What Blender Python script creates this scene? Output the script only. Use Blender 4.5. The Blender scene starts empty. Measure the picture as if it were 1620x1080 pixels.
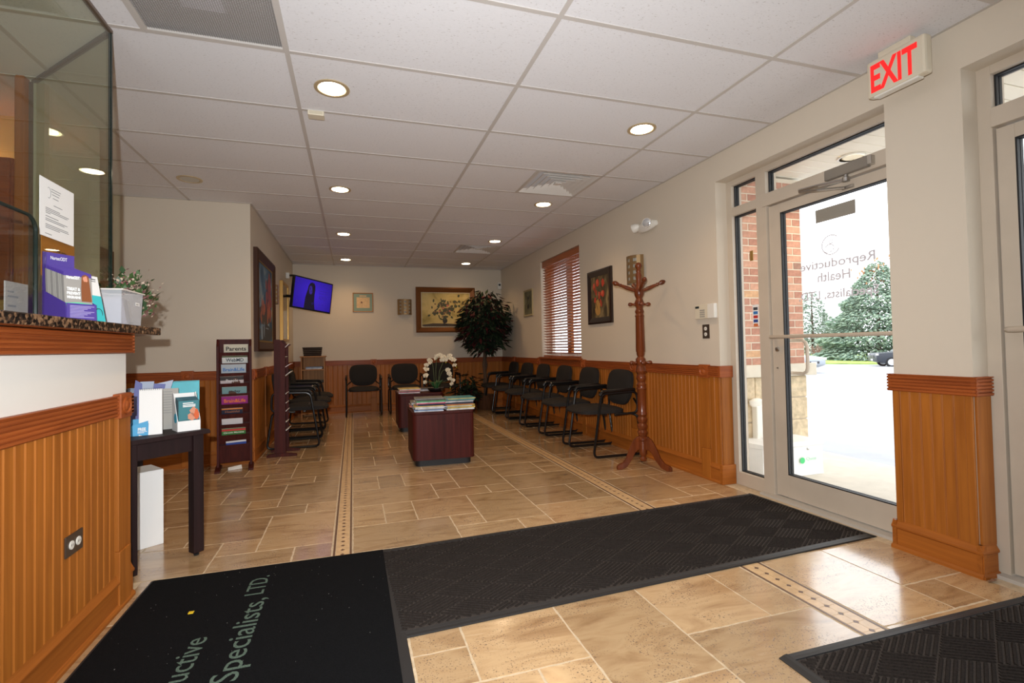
import bpy, bmesh, math, random
from mathutils import Vector, Matrix
random.seed(7)
PI = math.pi
SC = bpy.context.scene
COL = SC.collection

# ------------------------------------------------------------------ camera, world, exposure
def lin(v):
    v = v / 255.0
    return v / 12.92 if v <= 0.04045 else ((v + 0.055) / 1.055) ** 2.4
def C(r, g, b): return (lin(r), lin(g), lin(b), 1.0)

CAMH = 1.11
HC = 2.6135
FPX = 769.14
yaw, pitch, roll = 0.2993369, 0.0230350, -0.0188613
_r = Vector((math.cos(yaw), -math.sin(yaw), 0)); _f = Vector((math.sin(yaw), math.cos(yaw), 0)); _u = Vector((0, 0, 1))
f2 = math.cos(pitch) * _f + math.sin(pitch) * _u
u2 = math.cos(pitch) * _u - math.sin(pitch) * _f
r3 = math.cos(roll) * _r + math.sin(roll) * u2
u3 = math.cos(roll) * u2 - math.sin(roll) * _r
cam_d = bpy.data.cameras.new('camera'); cam = bpy.data.objects.new('camera', cam_d); COL.objects.link(cam)
cam.matrix_world = Matrix(((r3.x, u3.x, -f2.x, 0), (r3.y, u3.y, -f2.y, 0), (r3.z, u3.z, -f2.z, CAMH), (0, 0, 0, 1)))
cam_d.sensor_width = 36.0; cam_d.lens = FPX / 1620 * 36.0
cam_d.shift_x = 14.706 / 1620; cam_d.shift_y = -8.775 / 1620
cam_d.clip_start = 0.05; cam_d.clip_end = 500
SC.camera = cam

world = bpy.data.worlds.new('overcast_sky'); SC.world = world; world.use_nodes = True
wn = world.node_tree.nodes; wn['Background'].inputs[0].default_value = (0.93, 0.97, 1.0, 1); wn['Background'].inputs[1].default_value = 3.5
SC.view_settings.view_transform = 'Standard'; SC.view_settings.look = 'None'
SC.view_settings.gamma = 1.0; SC.view_settings.use_curve_mapping = False
SC.view_settings.exposure = 0.0

# the photographer's hot-shoe flash (its hard shadows fall to the lower right of things in the photograph)
fl = bpy.data.lights.new('camera_flash', 'SPOT'); fl.energy = 440; fl.color = (0.96, 0.98, 1.0)
fl.shadow_soft_size = 0.012; fl.spot_size = math.radians(142); fl.spot_blend = 1.0
flo = bpy.data.objects.new('camera_flash', fl); COL.objects.link(flo)
flo.location = (-0.075, -0.03, CAMH + 0.115)
flo.rotation_euler = Vector((f2.x, f2.y, f2.z)).to_track_quat('-Z', 'Y').to_euler()
DOWNLIGHT_W = 26

# ------------------------------------------------------------------ materials
def nodes_of(name):
    m = bpy.data.materials.new(name); m.use_nodes = True
    nt = m.node_tree; b = nt.nodes['Principled BSDF']
    return m, nt, b
def link(nt, a, b): nt.links.new(a, b)
def N(nt, typ, **kw):
    n = nt.nodes.new(typ)
    for k, v in kw.items():
        if k in n.inputs: n.inputs[k].default_value = v
        else: setattr(n, k, v)
    return n
def coords(nt, scale=(1, 1, 1), rand=False, rot=(0, 0, 0)):
    tc = N(nt, 'ShaderNodeTexCoord'); mp = N(nt, 'ShaderNodeMapping')
    mp.inputs['Scale'].default_value = scale; mp.inputs['Rotation'].default_value = rot
    link(nt, tc.outputs['Object'], mp.inputs['Vector'])
    if rand:
        oi = N(nt, 'ShaderNodeObjectInfo'); mu = N(nt, 'ShaderNodeMath', operation='MULTIPLY'); mu.inputs[1].default_value = 37.0
        link(nt, oi.outputs['Random'], mu.inputs[0]); link(nt, mu.outputs[0], mp.inputs['Location'])
    return mp.outputs['Vector']
def ramp(nt, fac, stops):
    r = N(nt, 'ShaderNodeValToRGB'); el = r.color_ramp.elements
    while len(el) < len(stops): el.new(0.5)
    for e, (p, c) in zip(el, stops): e.position = p; e.color = c
    link(nt, fac, r.inputs['Fac']); return r.outputs['Color']
def bump(nt, b, height, strength, dist=0.01):
    bp = N(nt, 'ShaderNodeBump'); bp.inputs['Strength'].default_value = strength; bp.inputs['Distance'].default_value = dist
    link(nt, height, bp.inputs['Height']); link(nt, bp.outputs['Normal'], b.inputs['Normal'])

_mats = {}
def M(name, col, rough=0.5, metal=0.0, spec=0.5, noise=None, bmp=None, emis=None, coat=0):
    if name in _mats: return _mats[name]
    m, nt, b = nodes_of(name)
    b.inputs['Base Color'].default_value = col; b.inputs['Roughness'].default_value = rough
    b.inputs['Metallic'].default_value = metal; b.inputs['Specular IOR Level'].default_value = spec
    b.inputs['Coat Weight'].default_value = coat
    if noise:
        s, amt = noise
        n = N(nt, 'ShaderNodeTexNoise'); n.inputs['Scale'].default_value = s; n.inputs['Detail'].default_value = 4
        link(nt, coords(nt), n.inputs['Vector'])
        lo = tuple(max(0, c * (1 - amt)) for c in col[:3]) + (1,); hi = tuple(min(1, c * (1 + amt)) for c in col[:3]) + (1,)
        link(nt, ramp(nt, n.outputs['Fac'], [(0.3, lo), (0.7, hi)]), b.inputs['Base Color'])
    if bmp:
        s, st = bmp
        n2 = N(nt, 'ShaderNodeTexNoise'); n2.inputs['Scale'].default_value = s; n2.inputs['Detail'].default_value = 3
        link(nt, coords(nt), n2.inputs['Vector']); bump(nt, b, n2.outputs['Fac'], st)
    if emis:
        b.inputs['Emission Color'].default_value = emis[0]; b.inputs['Emission Strength'].default_value = emis[1]
    _mats[name] = m; return m

def wood(name, c1, c2, axis, rough=0.55, scale=1.0, coat=0.06, spec=0.3):
    if name in _mats: return _mats[name]
    m, nt, b = nodes_of(name)
    s = {'X': (1.2, 26, 26), 'Y': (26, 1.2, 26), 'Z': (26, 26, 1.2)}[axis]
    v = coords(nt, tuple(k * scale for k in s), rand=True)
    n = N(nt, 'ShaderNodeTexNoise'); n.inputs['Scale'].default_value = 1.6; n.inputs['Detail'].default_value = 6; n.inputs['Distortion'].default_value = 0.6
    link(nt, v, n.inputs['Vector'])
    oi = N(nt, 'ShaderNodeObjectInfo'); hs = N(nt, 'ShaderNodeHueSaturation')
    mr = N(nt, 'ShaderNodeMapRange'); mr.inputs['To Min'].default_value = 0.93; mr.inputs['To Max'].default_value = 1.06
    link(nt, oi.outputs['Random'], mr.inputs['Value']); link(nt, mr.outputs[0], hs.inputs['Value'])
    link(nt, ramp(nt, n.outputs['Fac'], [(0.32, c1), (0.68, c2)]), hs.inputs['Color'])
    link(nt, hs.outputs[0], b.inputs['Base Color'])
    b.inputs['Roughness'].default_value = rough; b.inputs['Specular IOR Level'].default_value = spec; b.inputs['Coat Weight'].default_value = coat; b.inputs['Coat Roughness'].default_value = 0.2
    bump(nt, b, n.outputs['Fac'], 0.12, 0.002)
    _mats[name] = m; return m

def glass(name, tint=(1, 1, 1, 1), f0=0.04):
    m = bpy.data.materials.new(name); m.use_nodes = True; nt = m.node_tree; nt.nodes.clear()
    out = N(nt, 'ShaderNodeOutputMaterial'); mix = N(nt, 'ShaderNodeMixShader')
    tr = N(nt, 'ShaderNodeBsdfTransparent'); gl = N(nt, 'ShaderNodeBsdfGlossy'); gl.inputs['Roughness'].default_value = 0.0
    tr.inputs['Color'].default_value = tint
    lw = N(nt, 'ShaderNodeLayerWeight'); lw.inputs['Blend'].default_value = 0.5
    pw = N(nt, 'ShaderNodeMath', operation='POWER'); pw.inputs[1].default_value = 5.0
    ma = N(nt, 'ShaderNodeMath', operation='MULTIPLY_ADD'); ma.inputs[1].default_value = 1 - f0; ma.inputs[2].default_value = f0
    link(nt, lw.outputs['Facing'], pw.inputs[0]); link(nt, pw.outputs[0], ma.inputs[0]); link(nt, ma.outputs[0], mix.inputs['Fac'])
    link(nt, tr.outputs[0], mix.inputs[1]); link(nt, gl.outputs[0], mix.inputs[2]); link(nt, mix.outputs[0], out.inputs['Surface'])
    return m

def travertine():
    m, nt, b = nodes_of('travertine')
    v = coords(nt, (1, 1, 1), rand=True)
    wv = N(nt, 'ShaderNodeTexNoise'); wv.inputs['Scale'].default_value = 3.0; wv.inputs['Detail'].default_value = 7; wv.inputs['Distortion'].default_value = 1.4
    mp = N(nt, 'ShaderNodeMapping'); mp.inputs['Scale'].default_value = (1.0, 3.2, 1); mp.inputs['Rotation'].default_value = (0, 0, 0.5)
    link(nt, v, mp.inputs['Vector']); link(nt, mp.outputs[0], wv.inputs['Vector'])
    base = ramp(nt, wv.outputs['Fac'], [(0.26, C(158, 123, 86)), (0.42, C(186, 152, 111)), (0.54, C(200, 168, 126)), (0.64, C(192, 158, 116)), (0.8, C(220, 195, 157))])
    oi = N(nt, 'ShaderNodeObjectInfo'); hs = N(nt, 'ShaderNodeHueSaturation')
    mr = N(nt, 'ShaderNodeMapRange'); mr.inputs['To Min'].default_value = 0.76; mr.inputs['To Max'].default_value = 1.08
    link(nt, oi.outputs['Random'], mr.inputs['Value']); link(nt, mr.outputs[0], hs.inputs['Value']); link(nt, base, hs.inputs['Color'])
    # pits: small dark holes gathered in patches
    pit = N(nt, 'ShaderNodeTexNoise'); pit.inputs['Scale'].default_value = 150; pit.inputs['Detail'].default_value = 2; link(nt, v, pit.inputs['Vector'])
    pat = N(nt, 'ShaderNodeTexNoise'); pat.inputs['Scale'].default_value = 6; link(nt, v, pat.inputs['Vector'])
    pm = N(nt, 'ShaderNodeMath', operation='MULTIPLY'); 
    p1 = N(nt, 'ShaderNodeMapRange'); p1.inputs['From Min'].default_value = 0.40; p1.inputs['From Max'].default_value = 0.34; link(nt, pit.outputs['Fac'], p1.inputs['Value'])
    p2 = N(nt, 'ShaderNodeMapRange'); p2.inputs['From Min'].default_value = 0.42; p2.inputs['From Max'].default_value = 0.56; link(nt, pat.outputs['Fac'], p2.inputs['Value'])
    link(nt, p1.outputs[0], pm.inputs[0]); link(nt, p2.outputs[0], pm.inputs[1])
    mx = N(nt, 'ShaderNodeMixRGB'); mx.inputs['Color2'].default_value = C(120, 100, 84)
    link(nt, pm.outputs[0], mx.inputs['Fac']); link(nt, hs.outputs[0], mx.inputs['Color1']); link(nt, mx.outputs[0], b.inputs['Base Color'])
    b.inputs['Roughness'].default_value = 0.2; b.inputs['Specular IOR Level'].default_value = 0.5; b.inputs['Coat Weight'].default_value = 0.85; b.inputs['Coat Roughness'].default_value = 0.12
    hsub = N(nt, 'ShaderNodeMath', operation='SUBTRACT'); hsub.inputs[0].default_value = 1.0
    link(nt, pm.outputs[0], hsub.inputs[1])
    ad = N(nt, 'ShaderNodeMath', operation='MULTIPLY_ADD'); ad.inputs[1].default_value = 0.5
    link(nt, wv.outputs['Fac'], ad.inputs[0]); link(nt, hsub.outputs[0], ad.inputs[2]); bump(nt, b, ad.outputs[0], 0.25, 0.003)
    return m

def ceiling_tile_mat():
    m, nt, b = nodes_of('mineral_fibre')
    v = coords(nt, (1, 1, 1), rand=True)
    mp = N(nt, 'ShaderNodeMapping'); mp.inputs['Scale'].default_value = (1.0, 2.2, 1); mp.inputs['Rotation'].default_value = (0, 0, 0.9); link(nt, v, mp.inputs['Vector'])
    n = N(nt, 'ShaderNodeTexNoise'); n.inputs['Scale'].default_value = 75; n.inputs['Detail'].default_value = 2; link(nt, mp.outputs[0], n.inputs['Vector'])
    col = ramp(nt, n.outputs['Fac'], [(0.27, C(192, 188, 186)), (0.35, C(224, 223, 225)), (1.0, C(229, 228, 230))])
    link(nt, col, b.inputs['Base Color']); b.inputs['Roughness'].default_value = 0.9; b.inputs['Specular IOR Level'].default_value = 0.1
    bump(nt, b, n.outputs['Fac'], 0.18, 0.002)
    return m

def granite_mat():
    m, nt, b = nodes_of('granite')
    v = coords(nt)
    vo = N(nt, 'ShaderNodeTexVoronoi'); vo.inputs['Scale'].default_value = 90; link(nt, v, vo.inputs['Vector'])
    n = N(nt, 'ShaderNodeTexNoise'); n.inputs['Scale'].default_value = 60; n.inputs['Detail'].default_value = 5; link(nt, v, n.inputs['Vector'])
    mx = N(nt, 'ShaderNodeMixRGB'); mx.inputs['Fac'].default_value = 0.55
    link(nt, vo.outputs['Color'], mx.inputs['Color1']); link(nt, n.outputs['Fac'], mx.inputs['Color2'])
    link(nt, ramp(nt, mx.outputs[0], [(0.36, C(22, 19, 18)), (0.5, C(50, 38, 32)), (0.6, C(112, 84, 62)), (0.78, C(168, 134, 102))]), b.inputs['Base Color'])
    b.inputs['Roughness'].default_value = 0.15
    return m

def oriental_noise(name, stops, scale, detail=4, rough=0.6, dist=1.0, stretch=(1, 1, 1)):
    m, nt, b = nodes_of(name)
    n = N(nt, 'ShaderNodeTexNoise'); n.inputs['Scale'].default_value = scale; n.inputs['Detail'].default_value = detail; n.inputs['Distortion'].default_value = dist
    link(nt, coords(nt, stretch), n.inputs['Vector']); link(nt, ramp(nt, n.outputs['Fac'], stops), b.inputs['Base Color'])
    b.inputs['Roughness'].default_value = rough; b.inputs['Specular IOR Level'].default_value = 0.1
    return m

MAT = {}
MAT['wall'] = M('beige_wallcovering', C(210, 198, 180), 0.75, bmp=(220, 0.06), spec=0.25)
MAT['wall_white'] = M('white_wall', C(226, 222, 214), 0.7, bmp=(220, 0.05), spec=0.25)
MAT['tile'] = travertine()
MAT['grout'] = M('grout', C(198, 178, 148), 0.85, noise=(40, 0.15))
MAT['ctile'] = ceiling_tile_mat()
MAT['grid'] = M('ceiling_grid_steel', C(196, 190, 184), 0.45)
MAT['oakZ'] = wood('oak_boards', C(150, 85, 25), C(172, 102, 34), 'Z')
MAT['oakY'] = wood('oak_along_y', C(146, 80, 24), C(170, 98, 33), 'Y')
MAT['oakX'] = wood('oak_along_x', C(146, 80, 24), C(170, 98, 33), 'X')
MAT['railY'] = wood('stained_rail_y', C(134, 64, 24), C(164, 84, 34), 'Y')
MAT['railX'] = wood('stained_rail_x', C(134, 64, 24), C(164, 84, 34), 'X')
MAT['granite'] = granite_mat()
MAT['frame'] = M('painted_aluminium_beige', C(192, 178, 160), 0.42, noise=(6, 0.04))
MAT['black_rubber'] = M('black_rubber', C(22, 22, 24), 0.6)
MAT['glass'] = glass('clear_glass')
MAT['green_glass'] = glass('green_tinted_glass', (0.92, 0.94, 0.87, 1), 0.06)
MAT['glass_edge'] = M('dark_green_glass_edge', C(18, 34, 30), 0.15)
MAT['chrome'] = M('brushed_steel', C(190, 188, 184), 0.28, 1.0)
MAT['white_plastic'] = M('white_plastic', C(226, 222, 212), 0.4)
MAT['cream_plastic'] = M('cream_plastic', C(214, 204, 182), 0.4)
MAT['mahog'] = wood('dark_mahogany', C(54, 17, 14), C(76, 27, 22), 'Z', 0.55, 0.8, 0.0, 0.2)
MAT['espresso'] = wood('espresso_wood', C(30, 17, 17), C(42, 25, 25), 'Z', 0.55, 0.8, 0.0, 0.2)
MAT['black_metal'] = M('black_enamel', C(16, 16, 17), 0.3)
MAT['fabric'] = M('charcoal_fabric', C(42, 39, 37), 0.85, noise=(180, 0.2), bmp=(300, 0.15), spec=0.2)
MAT['cherry'] = wood('cherry_turned', C(90, 40, 16), C(120, 58, 24), 'Z', 0.3, 0.7, 0.25)
MAT['blindwood'] = wood('blind_slat_wood', C(140, 74, 36), C(170, 96, 50), 'Y', 0.35)
MAT['white_paper'] = M('white_paper', C(232, 232, 230), 0.7)
MAT['ink'] = M('black_ink', C(24, 24, 26), 0.6)
MAT['grey_ink'] = M('grey_ink', C(120, 122, 126), 0.6)
MAT['lamp'] = M('lamp_glow', C(255, 250, 240), 0.5, emis=((1.0, 0.86, 0.62, 1), 14))
MAT['brass_ring'] = M('downlight_ring', C(196, 176, 140), 0.4, 0.3)
MAT['bronze'] = M('polished_bronze', C(156, 128, 90), 0.3, 0.65)
MAT['gold'] = M('gold_frame', C(190, 148, 82), 0.35, 0.7)

# ------------------------------------------------------------------ mesh helpers
class MB:
    def __init__(s): s.v = []; s.f = []
    def add(s, vs, fs):
        o = len(s.v); s.v += [tuple(p) for p in vs]; s.f += [tuple(i + o for i in f) for f in fs]; return s
    def box(s, x0, x1, y0, y1, z0, z1):
        return s.add([(x0, y0, z0), (x1, y0, z0), (x1, y1, z0), (x0, y1, z0), (x0, y0, z1), (x1, y0, z1), (x1, y1, z1), (x0, y1, z1)],
                     [(3, 2, 1, 0), (4, 5, 6, 7), (0, 1, 5, 4), (1, 2, 6, 5), (2, 3, 7, 6), (3, 0, 4, 7)])
    def prism(s, poly, axis, a0, a1):
        def pt(a, p): return {'X': (a, p[0], p[1]), 'Y': (p[0], a, p[1]), 'Z': (p[0], p[1], a)}[axis]
        n = len(poly)
        return s.add([pt(a0, p) for p in poly] + [pt(a1, p) for p in poly],
                     [tuple(range(n))[::-1], tuple(range(n, 2 * n))] + [(i, (i + 1) % n, n + (i + 1) % n, n + i) for i in range(n)])
    def lathe(s, prof, seg=16, c=(0, 0, 0), sx=1, sy=1):
        vs = []; fs = []
        for r, z in prof:
            for i in range(seg):
                a = 2 * PI * i / seg; vs.append((c[0] + r * math.cos(a) * sx, c[1] + r * math.sin(a) * sy, c[2] + z))
        for k in range(len(prof) - 1):
            for i in range(seg):
                j = (i + 1) % seg; fs.append((k * seg + i, k * seg + j, (k + 1) * seg + j, (k + 1) * seg + i))
        fs.append(tuple(range(seg))[::-1]); fs.append(tuple(range((len(prof) - 1) * seg, len(prof) * seg)))
        return s.add(vs, fs)
    def tube(s, path, r, seg=8, radii=None):
        P = [Vector(p) for p in path]; n = len(P); vs = []; fs = []
        up = None
        for k in range(n):
            t = (P[min(k + 1, n - 1)] - P[max(k - 1, 0)]).normalized()
            if up is None:
                up = Vector((0, 0, 1)) if abs(t.z) < 0.9 else Vector((1, 0, 0))
            a = t.cross(up)
            if a.length < 1e-5: a = t.cross(Vector((0.3, 1, 0.2)))
            a.normalize(); bb = a.cross(t).normalized(); up = bb
            rr = radii[k] if radii else r
            for i in range(seg):
                an = 2 * PI * i / seg; vs.append(P[k] + a * (rr * math.cos(an)) + bb * (rr * math.sin(an)))
        for k in range(n - 1):
            for i in range(seg):
                j = (i + 1) % seg; fs.append((k * seg + i, k * seg + j, (k + 1) * seg + j, (k + 1) * seg + i))
        fs.append(tuple(range(seg))[::-1]); fs.append(tuple(range((n - 1) * seg, n * seg)))
        return s.add(vs, fs)
    def xf(s, m): s.v = [tuple(m @ Vector(p)) for p in s.v]; return s
    def mesh(s, name, bevel=0, seg=2, smooth=False):
        me = bpy.data.meshes.new(name); me.from_pydata(s.v, [], s.f); me.update()
        bm = bmesh.new(); bm.from_mesh(me)
        bmesh.ops.recalc_face_normals(bm, faces=bm.faces)
        if bevel: bmesh.ops.bevel(bm, geom=list(bm.edges), offset=bevel, segments=seg, profile=0.6, affect='EDGES', clamp_overlap=True)
        bm.to_mesh(me); bm.free()
        if smooth:
            me.polygons.foreach_set('use_smooth', [True] * len(me.polygons)); me.set_sharp_from_angle(angle=math.radians(40))
        return me
    def build(s, name, mat, parent=None, bevel=0, smooth=False, seg=2, w=False):
        if w and parent: s.v = [(p[0] - parent.location.x, p[1] - parent.location.y, p[2] - parent.location.z) for p in s.v]
        return obj(name, s.mesh(name, bevel, seg, smooth), mat, parent)
def obj(name, me, mat=None, parent=None, loc=None):
    o = bpy.data.objects.new(name, me); COL.objects.link(o)
    if mat and me and not me.materials: me.materials.append(mat)
    if parent: o.parent = parent
    if loc: o.location = loc
    return o
def tag(o, label=None, cat=None, group=None, kind=None):
    if label: o['label'] = label
    if cat: o['category'] = cat
    if group: o['group'] = group
    if kind: o['kind'] = kind
    return o
def thing(name, label, cat, loc=(0, 0, 0), rotz=0, group=None):
    o = bpy.data.objects.new(name, None); COL.objects.link(o); o.empty_display_size = 0.1
    o.location = loc; o.rotation_euler = (0, 0, rotz); return tag(o, label, cat, group)
def struct(o, label=None): o['kind'] = 'structure'; (label and tag(o, label)); return o
def copy_tree(o, parent=None):
    c = o.copy(); COL.objects.link(c); c.parent = parent
    for ch in list(o.children): copy_tree(ch, c)
    return c
def B(*a): return MB().box(*a)
def text(body, mat, parent, size=0.1, width=None, height=None, mtx=None, ext=0.0006, name='lettering', shear=0.0, align='CENTER', bold=0.0):
    cu = bpy.data.curves.new('lettering', 'FONT'); cu.body = body; cu.size = size; cu.extrude = ext; cu.align_x = align; cu.shear = shear; cu.offset = bold
    cu.resolution_u = 3
    t = bpy.data.objects.new('tmp', cu); COL.objects.link(t)
    dg = bpy.context.evaluated_depsgraph_get(); me = bpy.data.meshes.new_from_object(t.evaluated_get(dg))
    bpy.data.objects.remove(t); bpy.data.curves.remove(cu)
    xs = [v.co.x for v in me.vertices]; ys = [v.co.y for v in me.vertices]
    if not xs: xs = [0, 1]; ys = [0, 1]
    sx = width / (max(xs) - min(xs)) if width else 1; sy = height / (max(ys) - min(ys)) if height else (sx if width else 1)
    me.transform(Matrix.Diagonal((sx, sy, 1, 1)))
    me.name = name; me.materials.clear()
    o = obj(name, me, mat, parent)
    if mtx: o.matrix_local = mtx
    return o
def frame_mtx(origin, xdir, ydir):
    x = Vector(xdir).normalized(); y = Vector(ydir).normalized(); z = x.cross(y)
    return Matrix(((x.x, y.x, z.x, origin[0]), (x.y, y.y, z.y, origin[1]), (x.z, y.z, z.z, origin[2]), (0, 0, 0, 1)))
def rot_path_arc(c, r, a0, a1, n, plane='xz', k=0):
    out = []
    for i in range(n + 1):
        a = a0 + (a1 - a0) * i / n
        out.append((c[0] + r * math.cos(a), k, c[1] + r * math.sin(a)) if plane == 'xz' else (c[0] + r * math.cos(a), c[1] + r * math.sin(a), k))
    return out

# ------------------------------------------------------------------ floor of travertine tiles
XR, XL, YB = 2.78, -0.98, 9.05          # faces of the right, left and back walls
UX, UY, Y0 = 0.2035, 0.2024, 2.812
floor = struct(B(-3.4, 2.97, -2.7, 9.2, -0.06, -0.0012).build('floor', MAT['grout']))
_tm = {}
def tile_mesh(w, h):
    key = (round(w, 3), round(h, 3))
    if key not in _tm:
        g = 0.0044
        rr = random.Random(int(w * 1000) * 7 + int(h * 1000)); pts = []
        for (ax, ay), (bx, by) in zip(((g, g), (w - g, g), (w - g, h - g), (g, h - g)), ((w - g, g), (w - g, h - g), (g, h - g), (g, g))):
            nn = max(2, int((abs(bx - ax) + abs(by - ay)) / .03))
            for i in range(nn):
                k = i / nn; j = rr.uniform(-.0022, .0016) if i else 0
                px, py = ax + (bx - ax) * k, ay + (by - ay) * k
                pts.append((px + (j if ay != by else 0), py + (j if ay == by else 0)))
        _tm[key] = MB().prism(pts, 'Z', -0.02, 0).mesh('floor_tile')
    return _tm[key]
far_tiles = MB()
def lay(x0, x1, k, h):
    y0 = Y0 + k * UY; y1 = min(y0 + h * UY, YB)
    if y1 - y0 < 0.03 or x1 - x0 < 0.03: return
    if y1 < 1.15: far_tiles.box(x0 + .0055, x1 - .0055, y0 + .0055, y1 - .0055, -0.02, 0); return
    obj('floor_tile', tile_mesh(x1 - x0, y1 - y0), MAT['tile'], floor, (x0, y0, 0))
MID = [(0,0,3,2),(3,0,2,1),(5,0,1,1),(3,1,1,1),(4,1,2,3),(0,2,1,2),(1,2,1,1),(1,3,1,1),(2,2,2,2),(0,4,3,2),(3,4,2,1),(5,4,1,1),(3,5,1,1),(4,5,2,3),
       (0,6,1,1),(0,7,1,1),(1,6,1,2),(2,6,2,2),(6,0,3,2),(6,2,2,2),(8,2,1,2),(6,4,3,2),(6,6,2,2),(8,6,1,1),(8,7,1,1)]
LEFT = [(0,0,1,1),(1,0,2,1),(2,1,1,1),(0,1,2,3),(3,0,3,2),(2,2,2,2),(4,2,1,2),(5,2,1,1),(5,3,1,1),(0,4,1,1),(1,4,2,1),(2,5,1,1),(0,5,2,3),(3,4,3,2),(2,6,2,2),(4,6,1,2),(5,6,1,1),(5,7,1,1)]
RIGHT = [(0,0,1,1),(1,0,2,1),(2,1,1,1),(0,1,2,3),(2,2,2,2),(3,0,1,2)]
for q in range(-3, 4):
    for c, k, w, h in MID:
        kk = k + 8 * q
        if -18 < kk < 31: lay(-0.012 + c * UX, min(-0.012 + (c + w) * UX, 1.822), kk, h)
    for c, k, w, h in LEFT:
        for rep in (0, 6):
            kk = k + 8 * q; cc = c + rep
            x1 = -0.122 - cc * UX; x0 = -0.122 - (cc + w) * UX; yt = Y0 + kk * UY
            lim = -1.0 if yt < 2.6 else (-2.15 if yt < 5.3 else -0.99)
            if -18 < kk < 31 and x1 > lim + 0.03: lay(max(x0, lim), x1, kk, h)
for q in range(-6, 9):
    for c, k, w, h in RIGHT:
        kk = k + 4 * q
        if -18 < kk < 31: lay(1.955 + c * UX, min(1.955 + (c + w) * UX, 2.775), kk, h)
tag(far_tiles.build('floor_tile_field', MAT['tile'], floor), kind='stuff')
# mosaic border strips
for xa in (-0.119, 1.825):
    xb = xa + 0.104 if xa < 0 else xa + 0.127
    darkm = M('dark_marble_liner', C(96, 66, 46), 0.35, noise=(30, 0.25)); lightm = M('mosaic_marble', C(206, 172, 128), 0.25, noise=(24, 0.12))
    for a, b in ((xa + 0.003, xa + 0.014), (xb - 0.014, xb - 0.003)):
        B(a, b, -0.9, YB, -0.02, 0.0).build('liner', darkm, floor)
    pcs = MB(); dots = MB(); xm = (xa + xb) / 2; hw = (xb - xa) / 2 - 0.0165; L = 0.062; c = 0.013; y = -0.9
    while y < YB:
        for s0, s1 in ((xm - hw, xm - 0.0008), (xm + 0.0008, xm + hw)):
            g = 0.0008
            poly = [(s0 + (c if s0 > xm - 0.002 else 0), y + g), (s1 - (c if s1 < xm else 0), y + g), (s1, y + g + (c if s1 < xm else 0)), (s1, y + L - g - (c if s1 < xm else 0)),
                    (s1 - (c if s1 < xm else 0), y + L - g), (s0 + (c if s0 > xm - 0.002 else 0), y + L - g), (s0, y + L - g - (c if s0 > xm - 0.002 else 0)), (s0, y + g + (c if s0 > xm - 0.002 else 0))]
            p2 = []
            for p in poly:
                if p not in p2: p2.append(p)
            pcs.prism(p2, 'Z', -0.02, -0.0003)
        dots.prism([(xm - c + .001, y), (xm, y - c + .001), (xm + c - .001, y), (xm, y + c - .001)], 'Z', -0.02, -0.0002)
        y += L
    tag(pcs.build('mosaic_piece_field', lightm, floor), kind='stuff'); tag(dots.build('diamond_inlay_field', darkm, floor), kind='stuff')

# ------------------------------------------------------------------ ceiling grid
ceiling = struct(B(-3.5, 3.0, -2.7, 9.2, HC + 0.03, HC + 0.08).build('ceiling', MAT['ctile']))
GX = [-0.299 + 1.22 * k for k in range(-3, 4)]; GY = [2.610 + 0.61 * k for k in range(-9, 12)]
_cm = {}
def ctile(x0, x1, y0, y1):
    if x1 - x0 < 0.03 or y1 - y0 < 0.03: return
    key = (round(x1 - x0, 3), round(y1 - y0, 3))
    if key not in _cm: _cm[key] = B(0, x1 - x0, 0, y1 - y0, 0.0, 0.015).mesh('ceiling_tile', 0.001, 1)
    obj('ceiling_tile', _cm[key], MAT['ctile'], ceiling, (x0, y0, HC))
HOLES = [(-0.909, -0.299, 2.0, 2.61), (1.531, 2.141, 3.83, 4.44), (1.531, 2.141, 6.88, 7.49)]
for i in range(len(GX)):
    for j in range(len(GY)):
        x0, x1 = GX[i], GX[i] + 1.22; y0, y1 = GY[j], min(GY[j] + 0.61, YB)
        lo = -0.98 if y0 > 5.4 else (-2.14 if y0 > 3.6 else -3.4)
        x0 = max(x0, lo); x1 = min(x1, XR)
        if y0 > YB or x1 <= x0: continue
        hole = next((h for h in HOLES if abs(h[2] - y0) < 0.02 and h[0] < x1 - 0.1 and h[1] > x0 + 0.1), None)
        if hole: ctile(x0, hole[0], y0, y1); ctile(hole[1], x1, y0, y1)
        else: ctile(x0, x1, y0, y1)
bar_x = {}
for x in GX[1:]:
    if x > XR: continue
    y1 = YB if x > -0.98 else (5.43 if x > -2.14 else 3.7)
    B(x - 0.012, x + 0.012, -2.6, y1, HC - 0.004, HC + 0.01).build('main_runner', MAT['grid'], ceiling)
for y in GY:
    if y > YB: continue
    x0 = -0.98 if y > 5.4 else (-2.14 if y > 3.6 else -3.4)
    B(x0, XR, y - 0.012, y + 0.012, HC - 0.0032, HC + 0.01).build('cross_tee', MAT['grid'], ceiling)
for xs in (-0.909,):
    B(xs - 0.012, xs + 0.012, 2.0, 2.61, HC - 0.004, HC + 0.01).build('cross_tee', MAT['grid'], ceiling)
for y in (3.83, 6.88): B(1.519, 1.543, y, y + 0.61, HC - 0.004, HC + 0.01).build('cross_tee', MAT['grid'], ceiling)
# wall angle
B(XR - 0.02, XR, -2.6, YB, HC - 0.004, HC + 0.01).build('wall_angle', MAT['grid'], ceiling)
B(XL, XR, YB - 0.02, YB, HC - 0.004, HC + 0.01).build('wall_angle', MAT['grid'], ceiling)
B(XL, XL + 0.02, 5.43, YB, HC - 0.004, HC + 0.01).build('wall_angle', MAT['grid'], ceiling)
B(-2.14, XL + 0.02, 5.41, 5.43, HC - 0.004, HC + 0.01).build('wall_angle', MAT['grid'], ceiling)

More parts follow.
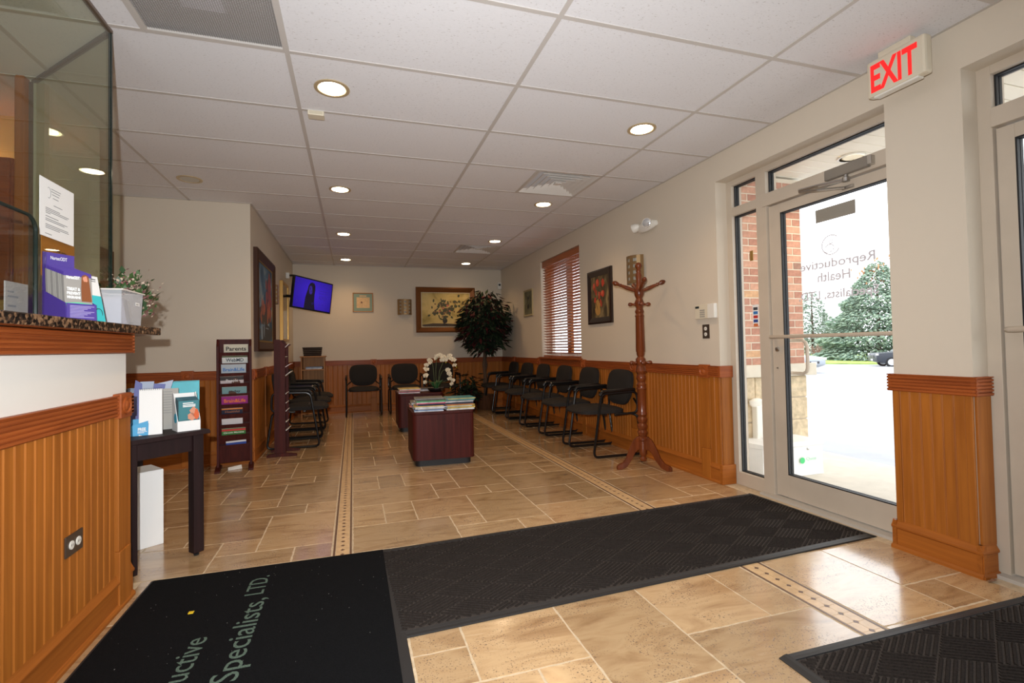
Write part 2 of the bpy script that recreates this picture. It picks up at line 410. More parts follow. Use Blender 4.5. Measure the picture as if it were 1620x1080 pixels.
# ------------------------------------------------------------------ walls
D1 = (1.885, 3.18); D2 = (0.24, 1.535); WN = (5.625, 6.965); DH = 2.395
w = MB(); T1 = XR + 0.2
w.box(XR, T1, -2.6, D2[0], 0, HC + 0.03); w.box(XR, T1, D2[0], D2[1], DH, HC + 0.03); w.box(XR, 2.885, D2[1], D1[0], 0, HC + 0.03); w.box(2.885, T1, D2[1], 1.80, 0, HC + 0.03)
w.box(XR, 2.885, D1[0], D1[1], DH, HC + 0.03); w.box(2.885, T1, 1.80, D1[1], DH, HC + 0.03); w.box(XR, T1, D1[1], WN[0], 0, HC + 0.03); w.box(XR, T1, WN[0], WN[1], 0, 0.945); w.box(XR, T1, WN[0], WN[1], 2.405, HC + 0.03)
w.box(XR, T1, WN[1], YB + 0.15, 0, HC + 0.03)
wall_right = struct(w.build('wall_right', MAT['wall']))
wall_back = struct(B(XL - 0.15, XR, YB, YB + 0.15, 0, HC + 0.03).build('wall_back', MAT['wall']))
wall_left = struct(B(XL - 0.15, XL, 5.43, YB, 0, HC + 0.03).build('wall_left', MAT['wall']))
wall_alcove = struct(B(-2.29, XL - 0.15, 5.43, 5.58, 0, HC + 0.03).build('wall_alcove', MAT['wall']))
wall_side = struct(B(-2.29, -2.14, 3.86, 5.43, 0, HC + 0.03).build('wall_alcove_side', MAT['wall']))
wall_front = struct(B(-3.5, T1, -2.75, -2.6, 0, HC + 0.03).build('wall_front', MAT['wall']))
struct(B(-3.55, -3.4, -2.6, 4.0, 0, HC + 0.03).build('wall_reception_outer', MAT['wall']))
HW = -1.004
hw = MB(); hw.box(-1.14, HW, -2.6, 2.665, 0, 1.1985)
hw.prism([(HW, 2.665), (-1.66, 3.32), (-1.74, 3.20), (-1.14, 2.6)], 'Z', 0, 1.1985)
wall_recep = struct(hw.build('wall_reception', MAT['wall_white']))
rw = MB(); rw.box(-1.665, -1.60, 3.25, 3.36, 0, HC + 0.03)                    # post where the corner glass ends
rw.box(-1.69, -1.60, 3.36, 3.86, 0, HC + 0.03)
rw.box(-3.4, -2.75, 3.24, 3.34, 0, HC + 0.03)
struct(rw.build('wall_reception_rear', MAT['wall_white']))
struct(B(-3.4, -1.69, 3.78, 3.86, 0, HC + 0.03).build('wall_back_office', M('warm_cream_wall', C(214, 178, 112), 0.7)))

# ------------------------------------------------------------------ wainscot, chair rail, baseboard
RAIL = [(0, .838), (.02, .838)]
for i in range(5):
    z = .842 + i * .0162
    RAIL += [(.024, z), (.024, z + .0095), (.017, z + .0115), (.017, z + .0145)]
RAIL += [(.025, .924), (.025, .928), (0, .928)]
BASE = [(0, 0), (.030, 0), (.030, .012), (.024, .022), (.019, .024), (.019, .105), (.026, .112), (.026, .120), (.021, .128), (.014, .142), (.012, .15), (0, .15)]
def run(profile, axis, face, sg, a0, a1, name, mat, parent=None):
    poly = [(face + sg * d, z) for d, z in profile]
    return MB().prism(poly, 'Y' if axis == 'Y' else 'X', a0, a1).build(name, mat, parent)
_bm = {}
def boards(parent, axis, face, sg, a0, a1, pitch=0.0508, z0=0.14, z1=0.842, th=0.012):
    n = max(1, round((a1 - a0) / pitch)); p = (a1 - a0) / n; key = (axis, sg, round(p, 4), z0, z1)
    if key not in _bm:
        b = min(0.0032, p * 0.08); prof = [(0.0, 0), (0.0, th - b), (b, th), (p - b * 2.6, th), (p - b * 1.8, th - b * .6), (p - b, th), (p, th - b), (p, 0)]
        if axis == 'Y': poly = [(sg * d, a) for a, d in prof]
        else: poly = [(a, sg * d) for a, d in prof]
        _bm[key] = MB().prism(poly, 'Z', z0, z1).mesh('wainscot_board')
    for i in range(n):
        a = a0 + i * p
        obj('wainscot_board', _bm[key], MAT['oakZ'], parent, (face, a, 0) if axis == 'Y' else (a, face, 0))
def rosette(parent, axis, face, sg, c, hw_=0.052):
    def q(a0, a1, d0, d1, z0, z1):
        d0, d1 = sorted((face + sg * d0, face + sg * d1))
        return B(d0, d1, a0, a1, z0, z1) if axis == 'Y' else B(a0, a1, d0, d1, z0, z1)
    q(c - hw_ + .007, c + hw_ - .007, 0, .02, .25, .84).build('pilaster', MAT['oakZ'], parent, .003)
    q(c - hw_, c + hw_, 0, .027, 0, .25).build('plinth_block', MAT['oakZ'], parent, .004)
    o = q(c - hw_, c + hw_, 0, .032, .828, .936).build('corner_block', MAT['railY' if axis == 'Y' else 'railX'], parent, .003)
    l = MB().lathe([(.040, 0), (.040, .006), (.033, .007), (.028, .001), (.022, .001), (.016, .007), (.006, .009), (.001, .009)], 18)
    l.xf(frame_mtx((face + sg * .0315, c, .882) if axis == 'Y' else (c, face + sg * .0315, .882), (0, 1, 0) if axis == 'Y' else (1, 0, 0), (0, 0, 1)) if (axis == 'Y') == (sg > 0) else
         frame_mtx((face + sg * .0315, c, .882) if axis == 'Y' else (c, face + sg * .0315, .882), (0, -1, 0) if axis == 'Y' else (-1, 0, 0), (0, 0, 1)))
    l.build('bullseye', MAT['railY' if axis == 'Y' else 'railX'], o, smooth=True)
# right wall, from the door to the corner
rs = [3.343, 4.40, 5.54, 7.06, 8.28]
cuts = [3.18] + rs + [YB]
for a, b in zip(cuts[:-1], cuts[1:]):
    a2 = a + (.046 if a in rs else 0); b2 = b - (.046 if b in rs else 0)
    if b2 - a2 > 0.03: boards(wall_right, 'Y', XR, -1, a2, b2)
run(RAIL, 'Y', XR, -1, 3.178, YB, 'chair_rail', MAT['railY'], wall_right)
for r in rs: rosette(wall_right, 'Y', XR, -1, r)
struct(run(BASE, 'Y', XR, -1, 3.178, YB, 'baseboard_right', MAT['oakY']))
# the return beside the front door and its end
B(XR, XR + .10, 3.168, 3.18, 0.14, .84).build('wainscot_board', MAT['oakZ'], wall_right, .002)
B(XR - .027, XR + .10, 3.155, 3.18, .837, .929).build('chair_rail', MAT['railX'], wall_right, .003)
B(XR - .031, XR + .10, 3.150, 3.18, 0, .152).build('plinth_block', MAT['oakX'], wall_right, .004)
# window apron ledge
B(XR - .05, XR + .05, WN[0] - .03, WN[1] + .03, .925, .95).build('window_stool', MAT['railY'], wall_right, .004)
# pillar between the doors
B(XR - .014, XR, D2[1], D2[1] + .03, .14, .84).build('corner_strip', MAT['oakZ'], wall_right, .003)
B(XR - .014, XR, D1[0] - .03, D1[0], .14, .84).build('corner_strip', MAT['oakZ'], wall_right, .003)
boards(wall_right, 'Y', XR, -1, D2[1] + .03, D1[0] - .03)
for yy, s_ in ((D2[1], -1), (D1[0], 1)):
    y_a, y_b = sorted((yy, yy + s_ * .012)); B(XR, XR + .10, y_a, y_b, .14, .84).build('wainscot_board', MAT['oakZ'], wall_right, .003)
run(RAIL, 'Y', XR, -1, D2[1] - .02, D1[0] + .02, 'chair_rail', MAT['railY'], wall_right)
for yy, s_ in ((D2[1], -1), (D1[0], 1)):
    run(RAIL, 'X', yy, s_, XR - .02, XR + .10, 'chair_rail', MAT['railX'], wall_right)
pb = struct(run(BASE, 'Y', XR, -1, D2[1] - .024, D1[0] + .024, 'baseboard_pillar', MAT['oakY']))
for yy, s_ in ((D2[1], -1), (D1[0], 1)):
    run(BASE, 'X', yy, s_, XR - .024, XR + .09, 'baseboard_return', MAT['oakX'], pb)
run(RAIL, 'Y', XR, -1, -2.6, D2[0] + .02, 'chair_rail', MAT['railY'], wall_right)
boards(wall_right, 'Y', XR, -1, -0.6, D2[0], 0.0508)
struct(run(BASE, 'Y', XR, -1, -2.6, D2[0] + .02, 'baseboard_front', MAT['oakY']))
# back wall
for a, b in ((XL, .353 - .046), (.353 + .046, XR)): boards(wall_back, 'X', YB, -1, a, b, 0.078)
run(RAIL, 'X', YB, -1, XL, XR, 'chair_rail', MAT['railX'], wall_back); rosette(wall_back, 'X', YB, -1, .353)
struct(run(BASE, 'X', YB, -1, XL, XR, 'baseboard_back', MAT['oakX']))
# far part of the left wall
ls = [5.49, 6.2, 7.4]; cuts = [5.43] + ls + [YB]
for a, b in zip(cuts[:-1], cuts[1:]):
    a2 = a + (.046 if a in ls else 0); b2 = b - (.046 if b in ls else 0)
    if b2 - a2 > 0.03: boards(wall_left, 'Y', XL, 1, a2, b2)
run(RAIL, 'Y', XL, 1, 5.41, YB, 'chair_rail', MAT['railY'], wall_left)
for r in ls: rosette(wall_left, 'Y', XL, 1, r)
struct(run(BASE, 'Y', XL, 1, 5.41, YB, 'baseboard_left', MAT['oakY']))
# alcove wall
as_ = [-1.535, -1.04]
for a, b in ((-2.14, -1.58), (-1.49, -1.09)): boards(wall_alcove, 'X', 5.43, -1, a, b)
run(RAIL, 'X', 5.43, -1, -2.14, XL + .02, 'chair_rail', MAT['railX'], wall_alcove)
for r in as_: rosette(wall_alcove, 'X', 5.43, -1, r)
struct(run(BASE, 'X', 5.43, -1, -2.14, XL + .02, 'baseboard_alcove', MAT['oakX']))
# reception half wall
boards(wall_recep, 'Y', HW, 1, 0.3, 2.53)
run(RAIL, 'Y', HW, 1, -2.6, 2.685, 'chair_rail', MAT['railY'], wall_recep)
rosette(wall_recep, 'Y', HW, 1, 2.59, .055)
B(HW - .1, HW + .024, 2.645, 2.687, .838, .928).build('chair_rail', MAT['railX'], wall_recep, .003)
B(HW - .06, HW + .014, 2.645, 2.677, .14, .84).build('corner_strip', MAT['oakZ'], wall_recep, .003)
struct(run(BASE, 'Y', HW, 1, -2.6, 2.685, 'baseboard_reception', MAT['oakY']))
# fluted band under the counter
BAND = [(0, 1.115), (.022, 1.115)]
for i in range(5):
    z = 1.118 + i * .0155; BAND += [(.026, z), (.026, z + .0095), (.019, z + .0115), (.019, z + .0140)]
BAND += [(.026, 1.198), (0, 1.198)]
run(BAND, 'Y', HW, 1, -2.6, 2.69, 'counter_band', MAT['railY'], wall_recep)
dg_band = MB().prism([(HW + .026, 2.69), (-1.65, 3.37), (-1.67, 3.345), (HW, 2.665)], 'Z', 1.115, 1.198); dg_band.build('counter_band', MAT['railX'], wall_recep)

# ------------------------------------------------------------------ reception counter and glass
tag(MB().prism([(-.90, -1.5), (-.90, 2.775), (-1.56, 3.42), (-1.63, 3.35), (-1.63, 3.24), (-1.42, 2.6), (-1.42, -1.5)], 'Z', 1.2, 1.236).build('granite_counter', MAT['granite'], None, .004),
    'speckled brown and black granite countertop on the reception half wall', 'countertop')
GXP = -1.06
def pane_thing(name, label, p0, p1, z0, z1, th=.008):
    d = Vector((p1[0] - p0[0], p1[1] - p0[1], 0)).normalized(); n = Vector((-d.y, d.x, 0)) * th / 2
    t = thing(name, label, 'glass', (p0[0], p0[1], z0))
    MB().prism([(p0[0] + n.x, p0[1] + n.y), (p1[0] + n.x, p1[1] + n.y), (p1[0] - n.x, p1[1] - n.y), (p0[0] - n.x, p0[1] - n.y)], 'Z', z0, z1).build('pane', MAT['green_glass'], t, w=True)
    n2 = n * 2.6
    MB().prism([(p0[0] + n2.x, p0[1] + n2.y), (p1[0] + n2.x, p1[1] + n2.y), (p1[0] - n2.x, p1[1] - n2.y), (p0[0] - n2.x, p0[1] - n2.y)], 'Z', z1 - .002, HC + .002).build('head_channel', M('bronze_channel', C(120, 104, 92), .4, .4), t, w=True)
    return t
g1 = pane_thing('reception_glass', 'tall green tinted glass pane above the reception counter with notice taped on', (GXP, -0.2), (GXP, 2.655), 1.237, HC - .012)
g2 = pane_thing('corner_glass', 'angled glass pane behind the counter running back to the white post', (GXP - .006, 2.662), (-1.656, 3.262), 1.237, HC - .012)
B(GXP - .006, GXP + .006, 2.650, 2.662, 1.237, HC - .012).build('edge_strip', MAT['glass_edge'], g1, w=True)
B(-1.668, -1.648, 3.245, 3.262, 1.237, HC - .012).build('end_channel', M('bronze_channel', C(120, 104, 92)), g2, w=True)
# low transaction shield with a rounded corner
def rounded(y0, y1, z0, z1, r):
    pts = [(y0, z0), (y1, z0)]
    for i in range(9):
        a = PI / 2 * i / 8; pts.append((y1 - r + r * math.cos(a), z1 - r + r * math.sin(a)))
    return pts + [(y0, z1)]
t = thing('counter_shield', 'low clear glass shield with rounded corner standing on the granite counter', 'shield', (-1.0, 1.5, 1.236))
MB().prism(rounded(.6, 1.975, 1.2365, 1.566, .045), 'X', -1.0, -.99).build('pane', MAT['glass'], t, w=True)
path = [(-.995, y, z) for y, z in rounded(.6, 1.975, 1.2365, 1.566, .045)[1:]]
MB().tube(path, .006, 6).build('polished_edge', MAT['glass_edge'], t, w=True)
# reception interior: wooden casing and a wall cabinet seen through the opening
dcs = struct(B(-1.705, -1.667, 3.205, 3.36, 0, HC).build('trim_1', MAT['oakZ'], None, .004))
B(-1.716, -1.705, 3.22, 3.355, 0, HC).build('door_stop', MAT['oakZ'], dcs, .003)
t = thing('wall_cabinet', 'reddish wood wall cabinet in the office behind the reception glass', 'cabinet', (-2.2, 3.62, 1.45))
B(-2.6, -1.905, 3.56, 3.775, 1.46, 2.28).build('body', MAT['railX'], t, .003, w=True)
for i in range(2): 
    d_ = B(-2.595 + i * .345, -2.595 + i * .345 + .34, 3.54, 3.559, 1.465, 2.275).build('door', MAT['railX'], t, .004, w=True)
    B(-2.595 + i * .32 + (.28 if i == 0 else .02), -2.595 + i * .32 + (.295 if i == 0 else .035), 3.515, 3.54, 1.52, 1.62).build('handle', MAT['chrome'], d_, w=False).location = tuple(-v for v in t.location)
tag(B(-2.9, -1.80, 3.36, 3.775, .7, .74).build('office_desk', MAT['oakX'], None, .004), 'oak desk in the office behind the reception glass', 'desk')
B(-2.9, -2.86, 3.4, 3.74, 0, .7).build('side_panel', MAT['oakZ'], bpy.data.objects['office_desk']); B(-1.86, -1.82, 3.4, 3.74, 0, .7).build('side_panel', MAT['oakZ'], bpy.data.objects['office_desk'])
# wooden door in the alcove side wall, seen through both panes
d3 = struct(B(-2.14, -2.128, 4.86, 5.40, 0, 2.07).build('door_3', wood('brown_door', C(96, 62, 38), C(116, 78, 48), 'Z')))
for z0, z1 in ((.15, .95), (1.05, 1.95)): B(-2.129, -2.118, 4.94, 5.32, z0, z1).build('door_panel', MAT['cherry'], d3, .006)
B(-2.14, -2.115, 4.78, 4.86, 0, 2.13).build('casing', M('pale_casing', C(206, 182, 156), .5), d3, .003)
MB().tube([(-2.12, 5.35, 1.0), (-2.08, 5.35, 1.0), (-2.08, 5.27, 1.0)], .009, 8).build('door_handle', MAT['chrome'], d3)
# papers on the pane
t = thing('notice_sheet', 'white printed notice taped to the reception glass', 'paper', (GXP + .006, 2.2255, 1.54))
B(GXP + .0045, GXP + .0055, 2.116, 2.336, 1.541, 1.752).build('sheet', MAT['white_paper'], t, w=True)
def lineset(t, x, y0, z, wd, h=.0022, mat='grey_ink', name='printed_line'):
    B(x, x + .0004, y0, y0 + wd, z, z + h).build(name, MAT[mat], t, w=True)
for z, y0, wd in ((1.722, 2.185, .06), (1.713, 2.185, .055), (1.703, 2.19, .045), (1.690, 2.195, .035), (1.664, 2.2, .055), (1.646, 2.15, .09), (1.640, 2.15, .15), (1.634, 2.15, .14), (1.628, 2.15, .03),
                  (1.616, 2.15, .08), (1.607, 2.15, .14), (1.601, 2.15, .12), (1.586, 2.15, .145), (1.580, 2.15, .15), (1.574, 2.15, .09), (1.552, 2.148, .04)):
    lineset(t, GXP + .0056, y0, z, wd)
MB().tube([(GXP + .0057, 2.17 + .012 * math.cos(a), 1.705 + .02 * math.sin(a)) for a in [i * .6 - 2 for i in range(8)]], .0008, 4).build('emblem', MAT['grey_ink'], t, w=True)
t = thing('orange_notice', 'orange wood-toned notice below the white sheet on the reception glass', 'sign', (GXP - .006, 2.25, 1.40))
B(GXP - .008, GXP - .005, 2.15, 2.365, 1.40, 1.545).build('board', M('orange_card', C(196, 122, 44), .5), t, w=True)
for i, (tx, wd) in enumerate((('Thank you', .09), ('Have a wonderful day', .17), ('see you soon', .11))):
    text(tx, MAT['ink'], t, .02, wd, .011, frame_mtx((.0065 - .003, .005, .10 - i * .028), (0, 1, 0), (0, 0, 1)), .0003)

# ------------------------------------------------------------------ storefront frames, doors, window
FX, FXB = 2.885, 2.985
def pane(name, parent, y0, y1, z0, z1, x=2.935, mat='glass', gasket=True):
    o = B(x - .003, x + .003, y0, y1, z0, z1).build(name, MAT[mat], parent)
    if gasket:
        g = MB(); k = .007
        for s in (-1, 1):
            xa = x + s * .003; xb = x + s * .022; xa, xb = min(xa, xb), max(xa, xb)
            g.box(xa, xb, y0, y0 + k, z0, z1); g.box(xa, xb, y1 - k, y1, z0, z1); g.box(xa, xb, y0 + k, y1 - k, z0, z0 + k); g.box(xa, xb, y0 + k, y1 - k, z1 - k, z1)
        g.build('gasket', MAT['black_rubber'], o)
    return o
def storefront(n, y0, y1, ymul, sidelight):
    fr = struct(B(FX, FXB, y1 - .055, y1, 0, DH).build('trim_%d' % n, MAT['frame'], None, .002))     # jamb
    B(FX, FXB, y0, y0 + .055, 0, DH).build('jamb', MAT['frame'], fr, .002)
    B(FX, FXB, y0 + .055, y1 - .055, DH - .042, DH).build('head', MAT['frame'], fr, .002)
    B(2.835, 2.985, y0, ymul + .09 if sidelight else y1, -.003, .016).build('threshold', M('threshold_metal', C(196, 190, 180), .4, .2), fr, .003)
    d1 = ymul if sidelight else y1 - .055
    B(FX - .012, FXB, y0 + .055, d1 + .03 if sidelight else d1, 2.098, 2.188).build('transom_bar', MAT['frame'], fr, .002)
    pane('transom_pane', fr, y0 + .055, d1, 2.188, DH - .042)
    if sidelight:
        B(FX - .003, FXB, ymul, ymul + .09, 0, DH - .042).build('mullion', MAT['frame'], fr, .002)
        B(FX, FXB, ymul + .09, y1 - .055, 2.112, 2.178).build('sidelight_bar', MAT['frame'], fr, .002)
        B(FX, FXB, ymul + .09, y1 - .055, 0, .10).build('sidelight_sill', MAT['frame'], fr, .002)
        pane('sidelight_pane', fr, ymul + .09, y1 - .055, 2.178, DH - .042); pane('sidelight_pane', fr, ymul + .09, y1 - .055, .10, 2.112)
    return fr, d1
fr1, dy1 = storefront(2, 1.80, D1[1], 2.79, True)
fr2, dy2 = storefront(3, D2[0], D2[1], 0, False)
def door(n, y0, y1, sw=.103):
    dx0, dx1 = 2.90, 2.945
    d = struct(B(dx0, dx1, y1 - sw, y1 - .006, .022, 2.09).build('door_%d' % n, MAT['frame'], None, .002))    # lock stile
    B(dx0, dx1, y0 + .006, y0 + .10, .022, 2.09).build('stile', MAT['frame'], d, .002)
    B(dx0, dx1, y0 + .10, y1 - sw, 2.025, 2.09).build('top_rail', MAT['frame'], d, .002)
    B(dx0, dx1, y0 + .10, y1 - sw, .022, .178).build('bottom_rail', MAT['frame'], d, .002)
    p = pane('door_pane', d, y0 + .10, y1 - sw, .178, 2.025, 2.9225)
    return d, p
door1, pane1 = door(1, 1.855, 2.79); door2, pane2 = door(2, D2[0] + .055, dy2, .072)
bar = MB().tube([(2.90, 2.76, 1.146), (2.855, 2.758, 1.146), (2.845, 2.745, 1.146), (2.845, 1.905, 1.146), (2.90, 1.89, 1.146)], .0125, 10); bar.build('push_bar', MAT['frame'], door1, smooth=True)
bar = MB().tube([(2.90, 1.44, 1.147), (2.855, 1.438, 1.147), (2.845, 1.425, 1.147), (2.845, .37, 1.147), (2.90, .355, 1.147)], .014, 10); bar.build('push_bar', MAT['frame'], door2, smooth=True)
for z, r in ((1.058, .017), (.925, .006)):
    MB().lathe([(r, 0), (r, .008), (r * .6, .012), (.001, .012)], 14).xf(frame_mtx((2.90, 2.742, z), (0, -1, 0), (0, 0, 1))).build('lock_cylinder', MAT['chrome'], door1, smooth=True)
MB().tube([(2.95, 2.735, 1.12), (3.0, 2.735, 1.12), (3.015, 2.72, 1.12), (3.015, 2.64, 1.12), (3.015, 2.615, 1.10), (3.015, 2.605, 1.07), (3.015, 2.605, .93), (3.015, 2.615, .90), (3.015, 2.64, .885), (3.015, 2.72, .885), (3.0, 2.735, .885), (2.95, 2.735, .885)], .012, 10).build('pull_handle', MAT['frame'], door1, smooth=True)
# door closer
cl = B(2.845, 2.873, 2.03, 2.30, 2.112, 2.178).build('door_closer', M('closer_grey', C(140, 134, 126), .35, .5), door1, .006)
B(2.84, 2.873, 2.005, 2.03, 2.118, 2.172).build('end_cap', MAT['chrome'], cl, .004)
MB().lathe([(.02, 0), (.02, .025), (.012, .03), (.012, .04)], 14, (2.86, 2.17, 2.072)).build('spindle', MAT['chrome'], cl, smooth=True)
MB().tube([(2.86, 2.17, 2.083), (2.80, 2.30, 2.085), (2.775, 2.42, 2.087)], .0105, 8).build('closer_arm', MAT['chrome'], cl)
MB().tube([(2.775, 2.42, 2.079), (2.81, 2.32, 2.06), (2.885, 2.20, 2.045)], .009, 8).build('closer_forearm', MAT['chrome'], cl)
B(2.885, 2.9, 2.15, 2.22, 2.035, 2.055).build('closer_bracket', MAT['chrome'], cl, .003)
# notice on the back of the glass, lettering and emblem (read from outside)
B(2.926, 2.929, 2.17, 2.435, 1.885, 1.97).build('glass_notice', M('grey_card', C(150, 144, 132), .6), pane1)
lt = M('etched_vinyl', C(216, 212, 218), .6)
for tx, yc, z, wd, h in (('Reproductive', 2.31, 1.585, .50, .075), ('Health', 2.325, 1.497, .22, .062), ('Specialists, LTD.', 2.315, 1.385, .53, .075)):
    text(tx, lt, pane1, .08, wd, h, frame_mtx((2.927, yc, z), (0, 1, 0), (0, 0, 1)), .0004, bold=.0014)
em = MB(); ex = 2.927
arc = [(ex, 2.335 + .062 * math.cos(a), 1.725 + .062 * math.sin(a)) for a in [(-150 + i * 15) * PI / 180 for i in range(20)]]
em.tube(arc, .0036, 5)
em.tube([(ex, 2.335 + .030 * math.cos(a) + .010, 1.705 + .024 * math.sin(a)) for a in [(10 + i * 20) * PI / 180 for i in range(14)]], .003, 5)
em.tube([(ex, 2.335 + .012 * math.cos(a), 1.745 + .013 * math.sin(a)) for a in [i * PI / 6 for i in range(12)]], .0028, 5)
em.tube([(ex, 2.30, 1.69), (ex, 2.325, 1.675), (ex, 2.36, 1.675), (ex, 2.385, 1.69)], .0022, 5)
em.build('emblem', lt, pane1)
# payment card sticker and a brass plate on the sidelight
st = B(2.926, 2.928, 2.93, 2.985, 1.237, 1.397).build('card_sticker', MAT['white_paper'], fr1)
for i, c_ in enumerate(((60, 60, 66), (44, 112, 178), (186, 40, 36), (38, 66, 140), (206, 110, 60))):
    B(2.9250, 2.926, 2.937, 2.978, 1.373 - i * .031 - .018, 1.373 - i * .031 + .004).build('card_mark', M('card_%d' % i, C(*c_), .5), st)
B(2.925, 2.928, 2.965, 2.995, 1.735, 1.812).build('brass_plate', MAT['gold'], fr1, .001)

# window with wooden blind
win = struct(B(2.93, 2.98, WN[0], WN[0] + .05, .945, 2.405).build('window_1', MAT['white_plastic'], None, .003))
B(2.93, 2.98, WN[1] - .05, WN[1], .945, 2.405).build('window_frame', MAT['white_plastic'], win, .003)
B(2.93, 2.98, WN[0] + .05, WN[1] - .05, .945, .995).build('window_frame', MAT['white_plastic'], win, .003); B(2.93, 2.98, WN[0] + .05, WN[1] - .05, 2.355, 2.405).build('window_frame', MAT['white_plastic'], win, .003)
B(2.93, 2.975, 6.24, 6.36, .995, 2.355).build('window_mullion', MAT['oakZ'], win, .003)
for a, b in ((WN[0] + .05, 6.24), (6.36, WN[1] - .05)): B(2.95, 2.956, a, b, .995, 2.355).build('pane', MAT['glass'], win)
t = thing('wooden_blind', 'brown wooden venetian blind half open in the window', 'blind', (2.85, 6.3, .95))
B(2.80, 2.875, WN[0] + .012, WN[1] - .012, 2.31, 2.40).build('headrail', MAT['blindwood'], t, .003, w=True)
B(2.80, 2.86, WN[0] + .015, WN[1] - .015, .955, .975).build('bottom_rail', MAT['blindwood'], t, .003, w=True)
sm = MB().box(-.024, .024, -(WN[1] - WN[0]) / 2 + .015, (WN[1] - WN[0]) / 2 - .015, -.0014, .0014).xf(Matrix.Rotation(math.radians(25), 4, 'Y')).mesh('slat')
for i in range(33): obj('slat', sm, MAT['blindwood'], t, (-.02, 0, .06 + i * .0405))
for y in (5.78, 6.3, 6.81):
    B(2.802, 2.804, y - .002, y + .002, .96, 2.32).build('ladder_cord', MAT['blindwood'], t, w=True)

# ------------------------------------------------------------------ outdoors
conc = M('concrete_walk', C(196, 190, 178), .85, noise=(8, .08)); asph = M('asphalt_pale', C(160, 162, 166), .85, noise=(3, .06), bmp=(60, .2))
SL = 0.021
struct(B(2.985, 4.55, -8, 20, -.16, -.005).build('sidewalk', conc))
struct(MB().add([(4.55, -30, -.15), (75, -30, -.15 - SL * 70.45), (75, 80, -.15 - SL * 70.45), (4.55, 80, -.15)], [(0, 1, 2, 3)]).build('parking_lot_ground', asph))
def gz(x): return -.15 - SL * (x - 4.55)
gr = M('lawn_green', C(150, 172, 84), .9, noise=(1.5, .2))
def lawn_x(y): return 41 + (y - 25) * -.15
lw = MB(); lw.add([(36, 34, gz(36) + .1), (50, 24, gz(50) + .1), (110, 70, gz(75) + .2), (70, 110, gz(70) + .2)], [(0, 1, 2, 3)])
lw.add([(36, 34, gz(36) + .1), (50, 24, gz(50) + .1), (50, 24, gz(50) - .1), (36, 34, gz(36) - .1)], [(0, 1, 2, 3)])
struct(lw.build('lawn', gr))
# wing wall of brick over split-face stone beside the door
WY = 3.5
ww = struct(B(2.985, 4.018, WY + .003, WY + .45, 0, 2.62).build('wall_wing', M('mortar', C(208, 198, 180), .9)))
bmat = []
for i, c_ in enumerate(((180, 134, 114), (168, 121, 103), (190, 146, 124), (146, 112, 98), (194, 154, 118))):
    bmat.append(M('brick_%d' % i, C(*c_), .85, noise=(30, .15), bmp=(80, .3)))
ch = .0672; zb = .91; bl = .203
bmesh_full = {}
def brick(x0, x1, z0, side=False):
    key = (round(x1 - x0, 3), side)
    if (key, ) not in bmesh_full:
        bmesh_full[(key,)] = (B(0, x1 - x0 - .0095, 0, .05, 0, ch - .0095)).mesh('brick', .002, 1)
    me = bmesh_full[(key,)]
    o = bpy.data.objects.new('brick', me); COL.objects.link(o); o.parent = ww; o.location = (x0, WY, z0)
    if not me.materials: me.materials.append(bmat[0])
    o.material_slots[0].link = 'OBJECT'; o.material_slots[0].material = random.choice(bmat[:3] * 4 + bmat)
for r in range(26):
    z0 = zb + r * ch; x1 = 4.022; first = True
    if z0 + ch > 2.64: break
    while x1 > 3.0:
        L = bl if (r % 2 == 0 or not first) else bl / 2
        x0 = max(2.99, x1 - L)
        if x1 - x0 > .03: brick(x0, x1, z0)
        first = False; x1 -= L
B(2.985, 4.10, WY - .05, WY + .45, .80, .91).build('stone_cap', M('limestone', C(206, 198, 182), .8, noise=(10, .06)), ww, .006)
stm = M('split_face_stone', C(198, 180, 150), .9, noise=(22, .22), bmp=(26, 1.0))
for r, z0 in enumerate((-.01, .2, .4, .6)):
    x1 = 4.022; first = True
    while x1 > 3.0:
        L = .4 if not (first and r % 2) else .2
        x0 = max(2.99, x1 - L); 
        if x1 - x0 > .03: B(x0 + .004, x1 - .004, WY - .012, WY + .05, z0 + .004, z0 + .196).build('stone_block', stm, ww, .008)
        first = False; x1 -= L
# soffit of boards with a recessed lamp
sof = struct(B(2.98, 4.75, -1.0, 6.0, 2.66, 2.70).build('ceiling_porch', M('soffit_white', C(238, 230, 212), .6)))
fb = B(0, 1.77, 0, .118, 0, .02).mesh('soffit_board', .004, 1)
for i in range(56): obj('soffit_board', fb, M('soffit_white', C(238, 230, 212)), sof, (2.98, -1.0 + i * .125, 2.64))
B(4.75, 4.80, -1.0, 6.0, 2.60, 2.9).build('fascia', MAT['white_plastic'], sof)
t = thing('porch_downlight', 'lit recessed lamp in the white porch soffit above the door', 'lamp', (3.98, 2.97, 2.625))
MB().lathe([(.10, 0), (.10, .012), (.085, .014), (.085, 0)], 20).build('trim_ring', MAT['white_plastic'], t, smooth=True)
MB().lathe([(.084, .006), (.084, .010)], 20).build('lens', M('porch_lamp', C(255, 240, 210), .5, emis=((1, .82, .55, 1), 4)), t)
pl_ = bpy.data.lights.new('porch_bulb', 'SPOT'); pl_.energy = 40; pl_.color = (1, .78, .5); pl_.spot_size = math.radians(150); pl_.spot_blend = .8; pl_.shadow_soft_size = .06
plo = bpy.data.objects.new('porch_bulb', pl_); COL.objects.link(plo); plo.parent = t; plo.location = (0, 0, -.03)
